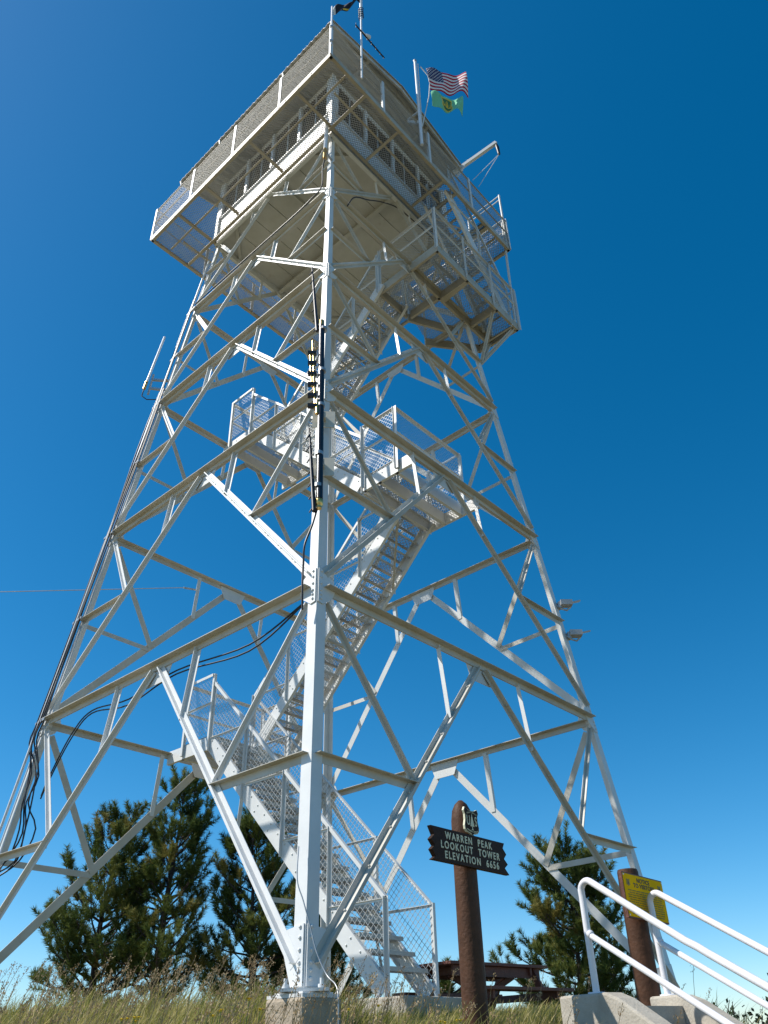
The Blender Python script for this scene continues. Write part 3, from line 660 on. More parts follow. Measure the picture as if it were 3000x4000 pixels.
mast('brass_antenna', 'brass rod antenna with black clips beside the long black pipe', 'antenna', [
    ('rod', lambda b: (b.tube([legp(7.25, .20, -.10), legp(8.85, .20, -.175)], .022, 8), b.tube([legp(7.75, .20, -.16), legp(8.55, .20, -.21)], .020, 8), b.tube([legp(7.15, .2, -.07), legp(7.45, .2, -.07)], .03, 8)), 'brass'),
    *[('clip', lambda b, z=z: b.bar(legp(z, .20, -.245+.03*(8.6-z)), legp(z, .20, -.115+.03*(8.6-z)), (0, 0, 1), (-.03, .03), (-.028, .028)), 'black') for z in (8.55, 8.3, 8.05, 7.8, 7.55, 7.32)]], base=legp(7.15))
mast('white_whip_antenna', 'white tube antenna with brass base hanging below nearest cabin corner', 'antenna', [
    ('tube', lambda b: b.tube([Vector((-.12, -3.19, 15.62)), Vector((-.105, -2.99, 17.1)), Vector((-.105, -2.98, 17.13))], [.042, .042, .02], 10), 'whip'),
    ('base', lambda b: b.tube([Vector((-.125, -3.22, 15.25)), Vector((-.12, -3.20, 15.62))], .036, 10), 'brass'),
    *[('bracket', lambda b, z=z: b.bar(Vector((-.115, -3.2+.13*(z-15.5), z)), Vector((.02, -3.08+.13*(z-15.5)+.05, z)), (0, 0, 1), (-.02, .02), (-.02, .02)), 'steel') for z in (15.5, 16.4)]], base=(-.125, -3.22, 15.25))
mast('side_whip_antenna', 'white whip antenna on twin arms sticking out from left tower leg', 'antenna', [
    ('tube', lambda b: b.tube([(-3.97, 0, 11.95), (-3.76, 0, 13.35), (-3.755, 0, 13.37)], [.026, .026, .01], 8), 'whip'),
    ('base', lambda b: b.tube([(-4.0, 0, 11.75), (-3.97, 0, 11.97)], .034, 8), 'brass'),
    ('post', lambda b: b.tube([(-3.90, 0.02, 11.62), (-3.86, .02, 12.2)], .024, 8), 'steel'),
    ('arm', lambda b: (b.bar((-3.89, .02, 12.05), (-3.46, 0.02, 12.02), (0, 0, 1), (-.02, .02), (-.025, .025)), b.bar((-3.89, .02, 11.80), (-3.50, 0.02, 11.74), (0, 0, 1), (-.02, .02), (-.025, .025))), 'steel'),
    ('lead', lambda b: b.tube([(-4.0, 0, 11.75), (-4.02, 0, 11.55), (-3.9, 0, 11.45), (-3.66, 0, 11.45), (-3.6, -.02, 11.2)], .012, 5), 'black')], base=(-4.0, 0, 11.75))
# floodlights on the right leg
for z, lab in ((6.46, 'grey floodlight on right tower leg, upper of the two'), (5.84, 'grey floodlight on right tower leg, lower of the two')):
    x0 = xm(z)
    mast('floodlight', lab, 'floodlight', [
        ('housing', lambda b: b.box((x0+.14, -.06, z+.03), (.22, .16, .10)), 'frag'),
        ('hood', lambda b: b.bar((x0+.25, -.06, z+.05), (x0+.40, -.09, z+.07), (0, -.4, 1), (-.10, .10), (-.012, .012)), 'frag'),
        ('bracket', lambda b: (b.tube([(x0-.02, -.03, z+.0), (x0+.05, -.06, z-.08), (x0+.14, -.06, z-.11), (x0+.21, -.06, z-.05)], .018, 6), b.box((x0+.02, -.03, z+.0), (.06, .12, .12))), 'steel')], 'floodlights on the right leg', base=(x0, 0, z))
# cables down the left leg
def Lp(z, dx=0, dy=0): return Vector((-(S-KT*z)+dx, dy, z))
for k, (dx, dy, lab) in enumerate(((-.055, -.03, 'outermost white conduit running up left tower leg'), (-.03, -.10, 'inner white conduit running up left tower leg'))):
    b = MB(); b.tube([Lp(z, dx, dy) for z in (.3, 4, 8, 12, 15.9)], .020, 6); tag(b.build('conduit', 'conduit'), lab, 'conduit')
cbm = [(-.075, -.06), (-.01, -.13), (.03, -.17), (-.09, .0), (.06, -.2)]
t = thing('cable_bundle', 'bundle of black cables strapped along left tower leg with loose drooping loops', 'cables')
for k, (dx, dy) in enumerate(cbm):
    b = MB(); r = random.Random(k)
    pts = [Lp(z, dx+.012*math.sin(z*1.1+k), dy+.015*math.sin(z*1.7+2*k)) for z in np.linspace(14.6 if k % 2 else 11.6, 3.9, 26)]
    droop = [Lp(3.4, .12+.05*k, -.2), Lp(2.9, .25+.03*k, -.24), Lp(2.5, .30+.05*k, -.26), Lp(2.1, .27+.06*k, -.24), Lp(1.85, .10+.04*k, -.22), Lp(1.75, -.06, -.2)]
    droop = [p+Vector((r.uniform(-.06, .06), r.uniform(-.06, .06), r.uniform(-.05, .05))) for p in droop]
    # smooth
    allp = pts+droop; sp = []
    for i in range(len(allp)-1):
        p0, p1, p2, p3 = allp[max(i-1, 0)], allp[i], allp[i+1], allp[min(i+2, len(allp)-1)]
        for s in (0, .33, .66):
            sp.append(.5*((2*p1)+(p2-p0)*s+(2*p0-5*p1+4*p2-p3)*s*s+(3*p1-p0-3*p2+p3)*s**3))
    sp.append(allp[-1]); b.tube(sp, .0125, 5); b.build('cable', 'black', t)
for z in (4.25, 6.1, 7.9, 9.6, 11.2, 12.6, 14.1):
    b = MB(); b.bar(Lp(z, -.12, .02), Lp(z, .10, -.24), (0, 0, 1), (-.02, .02), (-.02, .02)); b.build('clamp', 'steel', t)
def cable(name, label, pts, r=.0115, sub=6, m='black'):
    P = [Vector(p) for p in pts]; sp = []
    for i in range(len(P)-1):
        p0, p1, p2, p3 = P[max(i-1, 0)], P[i], P[i+1], P[min(i+2, len(P)-1)]
        for q in range(sub):
            s = q/sub; sp.append(.5*((2*p1)+(p2-p0)*s+(2*p0-5*p1+4*p2-p3)*s*s+(3*p1-p0-3*p2+p3)*s**3))
    sp.append(P[-1]); b = MB(); b.tube(sp, r, 5); return tag(b.build(name, m), label, 'cable')
A = node('N', '1'); B = node('L', '1')
for off, lab in ((0, 'upper black cable slung under lowest front left beam'), (-.09, 'lower black cable slung under lowest front left beam')):
    pts = [A.lerp(B, f)+Vector((.05, .05, dz+off*k)) for f, dz, k in ((.05, -.12, .2), (.2, -.33, 1), (.44, -.19, .6), (.62, -.28, 1), (.78, -.17, .5), (.86, -.40, 1), (.93, -.95, 1), (.955, -1.25, .5))]
    cable('slung_cable', lab, pts)
A = node('N', '4'); B = node('L', '4')
cable('slung_cable', 'thin black cable clipped along front left beam below cabin floor', [Vector((-.12, -3.22, 15.25)), Vector((-.16, -3.22, 14.9)), A.lerp(B, .04)+Vector((-.05, -.05, .25)), A.lerp(B, .10)+Vector((-.08, -.08, .06))]+[A.lerp(B, f)+Vector((-.08, -.08, .05-.05*math.sin(f*20)**2)) for f in (.2, .35, .5, .65, .8, .95)], .014)
A = node('N', '4'); B = node('R', '4')
cable('slung_cable', 'thin black cable looping along front right brace below cabin floor', [A+Vector((.35, .25, -.1)), A+Vector((.5, .35, .35)), A.lerp((A+B)/2, .5)+Vector((0, 0, .95)), xyz(1.98, -.3, 16.2), xyz(2.02, .3, 16.5), xyz(2.04, 1.5, 16.6)], .014)
cable('slung_cable', 'black feeder cable hanging down left side of nearest leg', [legp(5.4, .16, -.02), legp(5.1, .15, -.08), legp(4.8, .13, -.16), legp(4.55, .08, -.17), legp(4.2, .06, -.17), legp(3.9, .02, -.16)], .014)
b = MB(); b.tube([xyz(-2.93, -.845, 7.62), xyz(-2.95, -1.15, 7.56)], .02, 6); b.tube([xyz(-2.95, -1.15, 7.56), Vector((-6.22, .72, 7.14)), Vector((-20, -.9, 5.6))], .008, 4)
tag(b.build('guy_wire', 'steel'), 'thin grey wire running out to the left from back left brace', 'wire')
cable('grounding_wire', 'pale grounding wire curling down nearest leg onto its concrete footing', [legp(1.2, .02, -.09), legp(.9, .04, -.09), legp(.72, .05, -.03), legp(.5, .05, .04), legp(.3, .06, .10), legp(.12, .10, .19), (.27, -5.43, .03), (.29, -5.5, -.1), (.29, -5.5, -.5)], .006, 6, 'steel')

# ------------------------------------------------------------------ ground
def gz(x, y):
    s = np.maximum(0, -2.0-y); g = -.12 - .052*s**1.51
    far = np.maximum(0, s-12); g = np.where(s > 12, -.12-.052*12**1.51-.28*far, g)
    ex = .30*np.clip(x-1.2, 0, 5)*np.clip((s-2.5)/4, 0, 1); g = g-ex
    r = np.maximum(0, np.hypot(x, y-3)-22); g = g-.16*r*np.clip((y+30)/30, 0, 1)
    g = g-.60*np.clip(x-3.75, 0, 8)*np.clip((14-y)/6, 0, 1)
    return g + .03*np.sin(x*1.3+y*.7)+.02*np.sin(x*2.9-y*2.1)
t1 = np.concatenate([np.linspace(-400, -30, 16)[:-1], np.linspace(-30, 30, 121), np.linspace(30, 400, 16)[1:]])
X, Y = np.meshgrid(t1, t1); G = gz(X, Y)
n_ = len(t1); idx = np.arange(n_*n_).reshape(n_, n_)
F = np.stack([idx[:-1, :-1], idx[:-1, 1:], idx[1:, 1:], idx[1:, :-1]], -1).reshape(-1, 4)
go = np_mesh('ground', np.stack([X, Y, G], -1).reshape(-1, 3), F, np.zeros(n_*n_), 'soil'); go['kind'] = 'structure'
go.data.polygons.foreach_set('use_smooth', [True]*len(go.data.polygons))

# ------------------------------------------------------------------ concrete footings
def footing(name, cx, cy, label):
    t = thing(name, label, 'footing')
    b = MB(); b.box((cx, cy, -.55), (.46, .46, 1.02)); ob = b.build('block', 'concrete', t, bevel=.03); ob.rotation_euler = (0, 0, 0)
    me = ob.data; c = Vector((cx, cy, 0)); me.transform(Matrix.Translation(c) @ Matrix.Rotation(math.radians(45), 4, 'Z') @ Matrix.Translation(-c))
    b = MB(); r2 = random.Random(3)
    for w, z0, z1 in ((.455, -.045, -.018), (.36, -.018, -.002)):
        pts = []
        for k in range(28):
            a = 2*math.pi*k/28; rr = w/2/max(abs(math.cos(a-math.pi/4)), abs(math.sin(a-math.pi/4)))*r2.uniform(.9, 1.0); rr = min(rr, w*.68); pts.append((cx+rr*math.cos(a), cy+rr*math.sin(a), z0))
        b.prism(pts, (0, 0, z1-z0))
    b.build('cap', 'splash', t)
    place(t, (cx, cy, -1.0)); return t
footing('concrete_footing', 0, -S+.05, 'square concrete footing under nearest tower leg, white paint splashed on top')
footing('concrete_footing', -S+.05, 0, 'concrete footing under left tower leg')
footing('concrete_footing', S-.05, 0, 'concrete footing under right tower leg')
footing('concrete_footing', 0, S-.05, 'concrete footing under farthest tower leg')
b = MB(); P = [xyz(1.6, -1.0, -.3), xyz(2.5, -1.0, -.3), xyz(2.5, .3, -.3), xyz(1.6, .3, -.3)]; b.prism(P, (0, 0, .40)); tag(b.build('stair_pad', 'concrete2', bevel=.02), 'low concrete pad under the foot of tower stairs', 'concrete pad')

# ------------------------------------------------------------------ wooden name sign
bx, by = 1.445, -5.12
nS = xyz(1, 0, 0).normalized(); eS = xyz(0, 1, 0).normalized()       # sign normal +a, its long axis +b
sg = thing('name_sign', 'rounded brown log post carrying dark zigzag-ended board lettered Warren Peak Lookout Tower', 'sign')
b = MB(); base = Vector((bx, by, -.75)); tz = 1.585
prof = [(-.75, .112), (.0, .110), (.7, .107), (1.2, .104), (1.40, .101), (1.49, .088), (1.55, .058), (tz, .02)]
rings = []; n = 24
for z, r in prof:
    rg = []
    for k in range(n):
        a = 2*math.pi*k/n; rr = r*(1+.02*math.sin(3*a+z))
        p = Vector((bx+rr*math.cos(a), by+rr*math.sin(a), z))
        # flattened seat for the board
        if .85 < z+.0 < 1.3:
            dn = (p-Vector((bx, by, z))).dot(nS)
            if dn > .085: p -= nS*(dn-.085)
        rg.append(p)
    rings.append(rg)
vs = [p for r in rings for p in r]; fs = [(i*n+k, i*n+(k+1) % n, (i+1)*n+(k+1) % n, (i+1)*n+k) for i in range(len(prof)-1) for k in range(n)]
fs.append(tuple(range((len(prof)-1)*n, len(prof)*n))); b.add(vs, fs, 0, True); b.build('post', 'brown', sg)
aS = (Vector((bx, by, 0))).dot(nS) + .09            # back plane of the board
bL, bR, zT, zB = -3.24, -2.10, 1.238, .952
# frame: origin at board middle
bc = (bL+bR)/2
def SP(x, y, o): return nS*(aS+o) + eS*(bc+x) + Vector((0, 0, y))
W2 = (bR-bL)/2; H_ = (zT-zB)
zt = [(-W2, zT), (-W2+.045, zT-.075), (-W2-.005, zT-.115), (-W2+.045, zT-.165), (-W2, zT-.20), (-W2+.05, zT-.255), (-W2, zB)]
zr = [(W2+.02, zB), (W2-.045, zB+.055), (W2+.01, zB+.095), (W2-.045, zB+.14), (W2+.0, zB+.185), (W2-.05, zB+.235), (W2-.02, zT)]
b = MB(); b.prism([SP(x, y, 0) for x, y in (zt+zr)], nS*.045); board = b.build('board', 'board', sg, bevel=.004)
MS = lambda x, y, o: Matrix(((eS.x, 0, nS.x, SP(x, y, o).x), (eS.y, 0, nS.y, SP(x, y, o).y), (0, 1, 0, SP(x, y, o).z), (0, 0, 0, 1)))
join_text([('WARREN  PEAK', .088, MS(-.02, zT-.062, .0465), 1.33, .90, .0018), ('LOOKOUT  TOWER', .088, MS(0.0, zT-.145, .0465), 1.33, .90, .0018), ('ELEVATION  6656', .088, MS(.015, zT-.228, .0465), 1.33, .92, .0018)], 'lettering', 'cream', board)
# shield
def shield_poly(w, h):
    pts = [(-.50, .50), (-.30, .43), (-.12, .40), (0, .395), (.12, .40), (.30, .43), (.50, .50), (.58, .36), (.50, .22), (.50, .0), (.57, -.22), (.55, -.36), (.42, -.46), (.16, -.50), (.06, -.54), (0, -.60), (-.06, -.54), (-.16, -.50), (-.42, -.46), (-.55, -.36), (-.57, -.22), (-.50, .0), (-.50, .22), (-.58, .36)]
    return [(x*w, y*h) for x, y in pts]
sx, sy = -.005, 1.372; sw, sh = .195, .235
eo = -.02
def prism_on(poly, ox, oy, o, th, m, name, parent):
    b = MB(); b.prism([SP(ox+x, oy+y, o) for x, y in poly][::-1], nS*th); return b.build(name, m, parent)
shx = .12
sh_o = prism_on(shield_poly(sw, sh), shx-.06, sy, .012, .02, 'cream', 'shield', sg)
prism_on(shield_poly(sw*.92, sh*.93), shx-.06, sy, .0335, .003, 'board', 'shield_face', sh_o)
cx = shx-.06
tree = [(-.006, -.075), (-.006, -.052), (-.030, -.052), (0, .068), (.030, -.052), (.006, -.052), (.006, -.075), (.022, -.085), (-.022, -.085)]
b = MB(); b.prism([SP(cx+x, sy+y, .038) for x, y in [(-.030, -.052), (.030, -.052), (0, .068)]], nS*.0015); b.prism([SP(cx+x, sy+y, .038) for x, y in [(-.022, -.085), (.022, -.085), (.006, -.076), (.006, -.0525), (-.006, -.0525), (-.006, -.076)]], nS*.0015); b.build('tree_emblem', 'cream', sh_o)
items = [('U', .125, MS(cx-.058, sy-.005, .0385), 1, .62, .001), ('S', .125, MS(cx+.058, sy-.005, .0385), 1, .62, .001)]
for word, yy, wd, sgn in (('FOREST SERVICE', .075, .155, 1), ('DEPARTMENT OF AGRICULTURE', -.100, .165, -1)):
    for k, ch in enumerate(word):
        if ch == ' ': continue
        f = (k+.5)/len(word)-.5; items.append((ch, .018, MS(cx+f*wd, sy+yy+(.0*1-.04*abs(f)**2*4*.4)*(1 if sgn > 0 else -1), .0385), 1, .8, 0))
join_text(items, 'lettering', 'cream', sh_o)
place(sg, (bx, by, -.4))

# ------------------------------------------------------------------ notice board
nx_, ny_ = 3.17, -4.50
nb_ = thing('notice_post', 'brown log post with yellow notice sheet, standing behind white handrails', 'sign')
b = MB(); prof = [(-1.2, .118), (0, .113), (.6, .108), (1.02, .103), (1.045, .095)]
b.tube([(nx_, ny_, z) for z, r in prof], [r for z, r in prof], 20); b.build('post', 'brown', nb_)
aN = Vector((nx_, ny_, 0)).dot(nS)+.11; b0, b1, zb, zt_ = -1.345, -.515, .575, .955
# facing slightly towards the steps
tN = math.radians(-7); eN = eS; 
def NP(x, y, o): return nS*(aN+o)+eS*(x)+Vector((0, 0, y))
cxn = (b0+b1)/2; wN = (b1-b0)/2
b = MB(); b.prism([NP(b0-.01, zb-.012, 0), NP(b1+.01, zb-.012, 0), NP(b1+.01, zt_+.012, 0), NP(b0-.01, zt_+.012, 0)], nS*.028); bk = b.build('backing_board', 'wood', nb_)
b = MB(); b.prism([NP(b0, zb, .0285), NP(b1, zb, .0285), NP(b1, zt_, .0285), NP(b0, zt_, .0285)], nS*.004); ns_ = b.build('notice_sheet', 'yellow', nb_)
MN = lambda x, y: Matrix(((eS.x, 0, nS.x, NP(x, y, .0335).x), (eS.y, 0, nS.y, NP(x, y, .0335).y), (0, 1, 0, y), (0, 0, 0, 1)))
join_text([('NOTICE', .055, MN(cxn-.01, zt_-.045), 1.12, 1.25, .0012), ('TO VISITORS', .055, MN(cxn-.01, zt_-.095), 1.12, 1.25, .0012)], 'heading', 'ink', ns_)
b = MB(); r3 = random.Random(5)
for ln in range(11):
    y = zt_-.145-ln*.0205; x = b0+.04+(r3.uniform(0, .05) if ln not in (0,) else .02); xe = b1-.04-r3.uniform(0, .05)
    while x < xe:
        wd = r3.uniform(.025, .085)
        q = x
        while q < min(x+wd, xe):        # unreadable print: short strokes grouped in words
            b.prism([NP(q, y-.0055, .0335), NP(q+.007, y-.0055, .0335), NP(q+.007, y+.0055, .0335), NP(q, y+.0055, .0335)], nS*.0008); q += .0105
        x += wd+.014
b.build('small_print', 'ink2', ns_)
for xx in (b0+.085, b1-.085):
    b = MB(); poly = shield_poly(.062, .062)
    b.prism([NP(xx+x, zt_-.075+y, .0335) for x, y in poly][::-1], nS*.001); e_ = b.build('emblem', 'ink2', ns_)
    b = MB(); b.prism([NP(xx+x, zt_-.075+y, .0347) for x, y in [(-.010, -.018), (.010, -.018), (0, .02)]], nS*.001); b.build('tree_emblem', 'ink', e_)
b = MB()
for xx in (b0+.012, b1-.012):
    for yy in (zb+.012, zt_-.012): bolt(b, NP(xx, yy, .0325), nS, .008, .006)
b.build('tack', 'whip', ns_)
place(nb_, (nx_, ny_, -.45))

# ------------------------------------------------------------------ concrete steps and handrails
p1 = Vector((2.51, -5.09, -.06)); p2 = Vector((3.29, -4.66, -.07))
acr = Vector((.8757, .4828, 0)); dn = Vector((.4828, -.8757, 0)); slope = .575
cs = thing('concrete_steps', 'pale concrete steps with two low cheek walls descending the grassy slope', 'steps')
def cheek(pc, t=.22):
    b = MB(); up0 = .0
    def Q(s, z): return pc + dn*s + Vector((0, 0, z))
    prof = [(-.36, .0), (.20, .0), (.34, -.05), (4.2, -.05-3.86*slope), (4.2, -4.0), (-.36, -1.3)]
    pts = [Q(s, z) - acr*t/2 for s, z in prof]
    b.prism(pts[::-1], acr*t); return b.build('cheek_wall', 'concrete2', cs, bevel=.02)
cheek(p1); cheek(p2)
gap0 = .11; wid = (p2-p1).dot(acr)
for k in range(12):
    b = MB(); z = -.10-.165*k; s0 = -.05+.287*k
    pts = [p1+acr*(gap0+.003)+dn*s0+Vector((0, 0, z)), p1+acr*(wid-gap0-.003)+dn*s0+Vector((0, 0, z))]
    q = [pts[0], pts[1], pts[1]+dn*.287, pts[0]+dn*.287]
    b.prism([v+Vector((0, 0, -.9)) for v in q][::-1], (0, 0, .9)); b.build('step', 'concrete2', cs)
place(cs, p1+Vector((.4, .2, -.3)))
def handrail(pc, label, top, mid, bend=False):
    t = thing('handrail', label, 'handrail', 'white pipe handrails beside the concrete steps')
    def Q(s, z): return pc+dn*s+Vector((0, 0, z))
    sl = .575
    pts = [Q(0, -.05), Q(-.005, top-.14)]
    for k in range(1, 9):
        a = math.radians(180-k*(180-62)/8.0); pts.append(Q(.075+.085*math.cos(a)-.0, top-.085+.085*math.sin(a)))
    Ls = 3.9
    if bend: pts += [Q(1.05, top-.05-(1.05-.1)*sl), Q(1.15, top-.05-(1.15-.1)*sl+.006), Q(1.24, top-.05-(1.24-.1)*sl+.002)]
    pts += [Q(Ls, top-.05-(Ls-.1)*sl)]
    b = MB(); b.tube(pts[:2], .030, 12); b.build('post', 'rail', t)
    b = MB(); b.tube(pts[1:], .030, 12); b.build('top_rail', 'rail', t)
    b = MB(); b.tube([Q(.0, mid), Q(Ls, mid-Ls*sl)], .027, 12); b.build('lower_rail', 'rail', t)
    for s in (1.75, 3.5):
        b = MB(); b.tube([Q(s, -.03-(s-.25)*slope), Q(s, top-.05-(s-.1)*sl)], .028, 12); b.build('post', 'rail', t)
    for s in (0.0,):
        b = MB(); b.tube([Q(s, -.008), Q(s, .012), Q(s, .014)], [.075, .072, .036], 14); b.build('base_flange', 'rail', t)
    b = MB(); b.tube([Q(.016, mid+.002), Q(.032, mid-.012), Q(.042, mid-.018)], [.034, .036, .030], 10); b.build('weld_collar', 'rail', t)
    place(t, Q(0, 0)); return t
handrail(p1, 'white pipe handrail nearer the camera, on left cheek wall of the steps', .90, .47, True)
handrail(p2, 'white pipe handrail farther back, on right cheek wall of the steps', .86, .45)

# ------------------------------------------------------------------ picnic table
pt = thing('picnic_table', 'dark red-brown wooden picnic table behind the name sign', 'picnic table')
c0 = Vector((2.26, -.46, -.20)); ex = Vector((.803, .596, 0)).normalized(); ey = Vector((-ex.y, ex.x, 0))
def TP(x, y, z): return c0+ex*x+ey*y+Vector((0, 0, z))
for k in range(5):
    b = MB(); y = -.32+.16*k; b.bar(TP(-.95, y, .74), TP(.95, y, .74), (0, 0, 1), (-.072, .072), (-.04, 0)); b.build('top_plank', 'wood', pt, bevel=.006)
for sgn in (-1, 1):
    for k in (0, 1):
        b = MB(); y = sgn*(.60+.15*k); b.bar(TP(-.95, y, .43), TP(.95, y, .43), (0, 0, 1), (-.068, .068), (-.04, 0)); b.build('seat_plank', 'wood', pt, bevel=.006)
for y in (-.30, .30):
    b = MB(); b.bar(TP(-.84, y, .695), TP(.84, y, .695), (0, 0, 1), (-.02, .02), (-.12, 0)); b.build('apron', 'wood', pt)
for x in (-.62, .62):
    b = MB(); b.bar(TP(x, -.36, .655), TP(x, .36, .655), (0, 0, 1), (-.02, .02), (-.045, .045)); b.bar(TP(x+.042, -.76, .345), TP(x+.042, .76, .345), (0, 0, 1), (-.02, .02), (-.045, .045)); b.build('cross_rail', 'wood', pt)
    for sgn in (-1, 1):
        b = MB(); b.bar(TP(x+.084, sgn*.28, .70), TP(x+.084, sgn*.72, -.06), ex, (-.05, .05), (-.02, .02)); b.build('leg', 'wood', pt)
b = MB(); b.bar(TP(-.62, 0, .62), TP(-.1, 0, .40), (0, 0, 1), (-.02, .02), (-.04, .04)); b.bar(TP(.62, 0, .62), TP(.1, 0, .40), (0, 0, 1), (-.02, .02), (-.04, .04)); b.build('brace', 'wood', pt)
place(pt, c0)

# ------------------------------------------------------------------ pines
def needles(tufts, per, length, width, rng):
    """tufts: array rows (x,y,z, dx,dy,dz, len, tint)"""
    T = np.array(tufts); n = len(T); K = n*per
    rep = np.repeat(np.arange(n), per)
    ax = T[rep, 3:6]; ax /= np.linalg.norm(ax, axis=1, keepdims=True)
    s = rng.uniform(0, 1, K); base = T[rep, :3] + ax*(T[rep, 6]*s)[:, None]
    rd = rng.normal(size=(K, 3)); rd -= ax*np.sum(rd*ax, 1, keepdims=True); rd /= np.linalg.norm(rd, axis=1, keepdims=True)
    fw = rng.uniform(.35, 1.1, K)[:, None]; d = rd + ax*fw; d /= np.linalg.norm(d, axis=1, keepdims=True)
    d[:, 2] += .12
    Ln = length*rng.uniform(.7, 1.15, K)[:, None]
    sd = np.cross(d, rng.normal(size=(K, 3))); sd /= np.linalg.norm(sd, axis=1, keepdims=True)
    tip = base+d*Ln
    w = width*rng.uniform(.7, 1.2, K)[:, None]
    V = np.stack([base-sd*w, base+sd*w, tip], 1).reshape(-1, 3)
    F = np.arange(K*3).reshape(-1, 3)
    ti = np.clip(T[rep, 7]+rng.normal(0, .10, K)+.10*(s-.5), 0, 1)
    return V, F, np.repeat(ti, 3)
def pine(name, label, base, height, radius, seed, lean=(0, 0), low=.08, dens=1.0, shape=1.0, tip=.28, group='pine trees behind the tower', brush=.36):
    rng = np.random.default_rng(seed); t = thing(name, label, 'tree', group)
    base = np.array(base, float); tw = MB()
    def trunk(h):
        f = h/height; return base + np.array([lean[0]*f*f*height+.08*math.sin(f*5+seed), lean[1]*f*f*height+.07*math.cos(f*4+seed), h])
    r0 = height*.020+.03
    tw.tube([Vector(trunk(h)) for h in np.linspace(-.4, height*.97, 14)], [r0*(1-.93*k/13) for k in range(14)], 8)
    lm = MB(); tufts = []
    h = height*low
    while h < height*.985:
        f = h/height
        prof = (1-f)**(.75*shape)*(.55+.45*min(1, f/.25)) if f > low else .3
        nbr = int(rng.integers(3, 6))
        a0 = rng.uniform(0, 6.28)
        for k in range(nbr):
            if rng.uniform() < .10: continue
            az = a0+k*6.283/nbr+rng.normal(0, .3); L = radius*prof*rng.uniform(.55, 1.25)+.18
            el = math.radians(rng.uniform(-8, 18)+35*f)
            p = trunk(h); dirv = np.array([math.cos(az)*math.cos(el), math.sin(az)*math.cos(el), math.sin(el)])
            npt = 6; pts = [p]; d = dirv.copy()
            for j in range(npt):
                d = d + rng.normal(0, .10, 3); d[2] += .05 + .06*j/npt; d /= np.linalg.norm(d); pts.append(pts[-1]+d*L/npt)
            rr = max(.008, .030*L/radius+.008)
            lm.tube([Vector(q) for q in pts], [rr*(1-.75*j/npt) for j in range(npt+1)], 5, caps=False)
            tb = rng.normal(.46, .17) if rng.uniform() > .07 else rng.uniform(.9, 1.1)
            # branchlets
            nb2 = max(2, int(L*5.8*dens))
            for j in range(nb2):
                u = rng.uniform(.30, 1.0) if L > .7 else rng.uniform(.1, 1.0); q = u*npt; i0 = min(int(q), npt-1); bp = pts[i0]+(pts[i0+1]-pts[i0])*(q-i0)
                dd = (pts[i0+1]-pts[i0]); dd /= np.linalg.norm(dd)
                s_ = np.cross(dd, [0, 0, 1]); s_ /= (np.linalg.norm(s_)+1e-6)
                v = dd*rng.uniform(.3, 1.0)+s_*rng.choice([-1, 1])*rng.uniform(.2, 1.0)+np.array([0, 0, rng.uniform(-.15, .85)]); v /= np.linalg.norm(v)
                bl = rng.uniform(.08, .42)*min(1, L)
                e = bp+v*bl; lm.tube([Vector(bp), Vector(e)], [.010, .005], 4, caps=False)
                v2 = v+np.array([0, 0, .35]); tufts.append((*e, *v2, brush*rng.uniform(.7, 1.25), tb+rng.normal(0, .08)+.10*v2[2]-.05))
            d[2] += .3; tufts.append((*pts[-1], *d, brush*rng.uniform(.9, 1.4), tb+.12))
        h += rng.uniform(.16, .34)*(1.0 if height > 4 else .7)
    tp = trunk(height*.95); tufts.append((*tp, 0, 0, 1, brush*1.6, .5)); tufts.append((*tp, .2, .1, 1, brush*1.2, .5))
    tw.build('trunk', 'bark', t); lm.build('limbs', 'bark', t)
    V, F, ti = needles(tufts, 112, .168, .0092, rng)
    np_mesh('crown', V, F, ti, 'needle', t)
    place(t, base); return t
pine('pine_tree', 'tall open-crowned pine second from left, its dark trunk showing under the stairs', (-4.45, 11.0, -.1), 6.45, 1.55, 3, (.006, 0), .12, 1.0, .62)
pine('pine_tree', 'broad leftmost pine with rounded top and low sweeping branches', (-6.25, 11.4, -.1), 5.35, 1.75, 8, (.035, 0), .08, 1.1, .52)
pine('pine_tree', 'dense pine partly hidden behind bright diagonal brace left of nearest leg', (-2.05, 11.2, -.1), 5.2, 1.6, 14, (-.012, 0), .04, 1.2, .55)
pine('pine_tree', 'bushy pine at right behind the notice post and handrails', (7.0, 11.8, -.6), 4.65, 2.1, 23, (-.03, 0), .02, 1.45, .50)
pine('pine_tree', 'low pine glimpsed between nearest leg and lower stairs', (-.5, 12.6, -.2), 2.6, 1.3, 31, (0, 0), .05, 1.3, .8)
pine('pine_tree', 'small young pine seen under the picnic table', (3.35, 12.0, -.3), 1.75, .45, 37, (0, 0), .05, 1.5, .8, brush=.2)

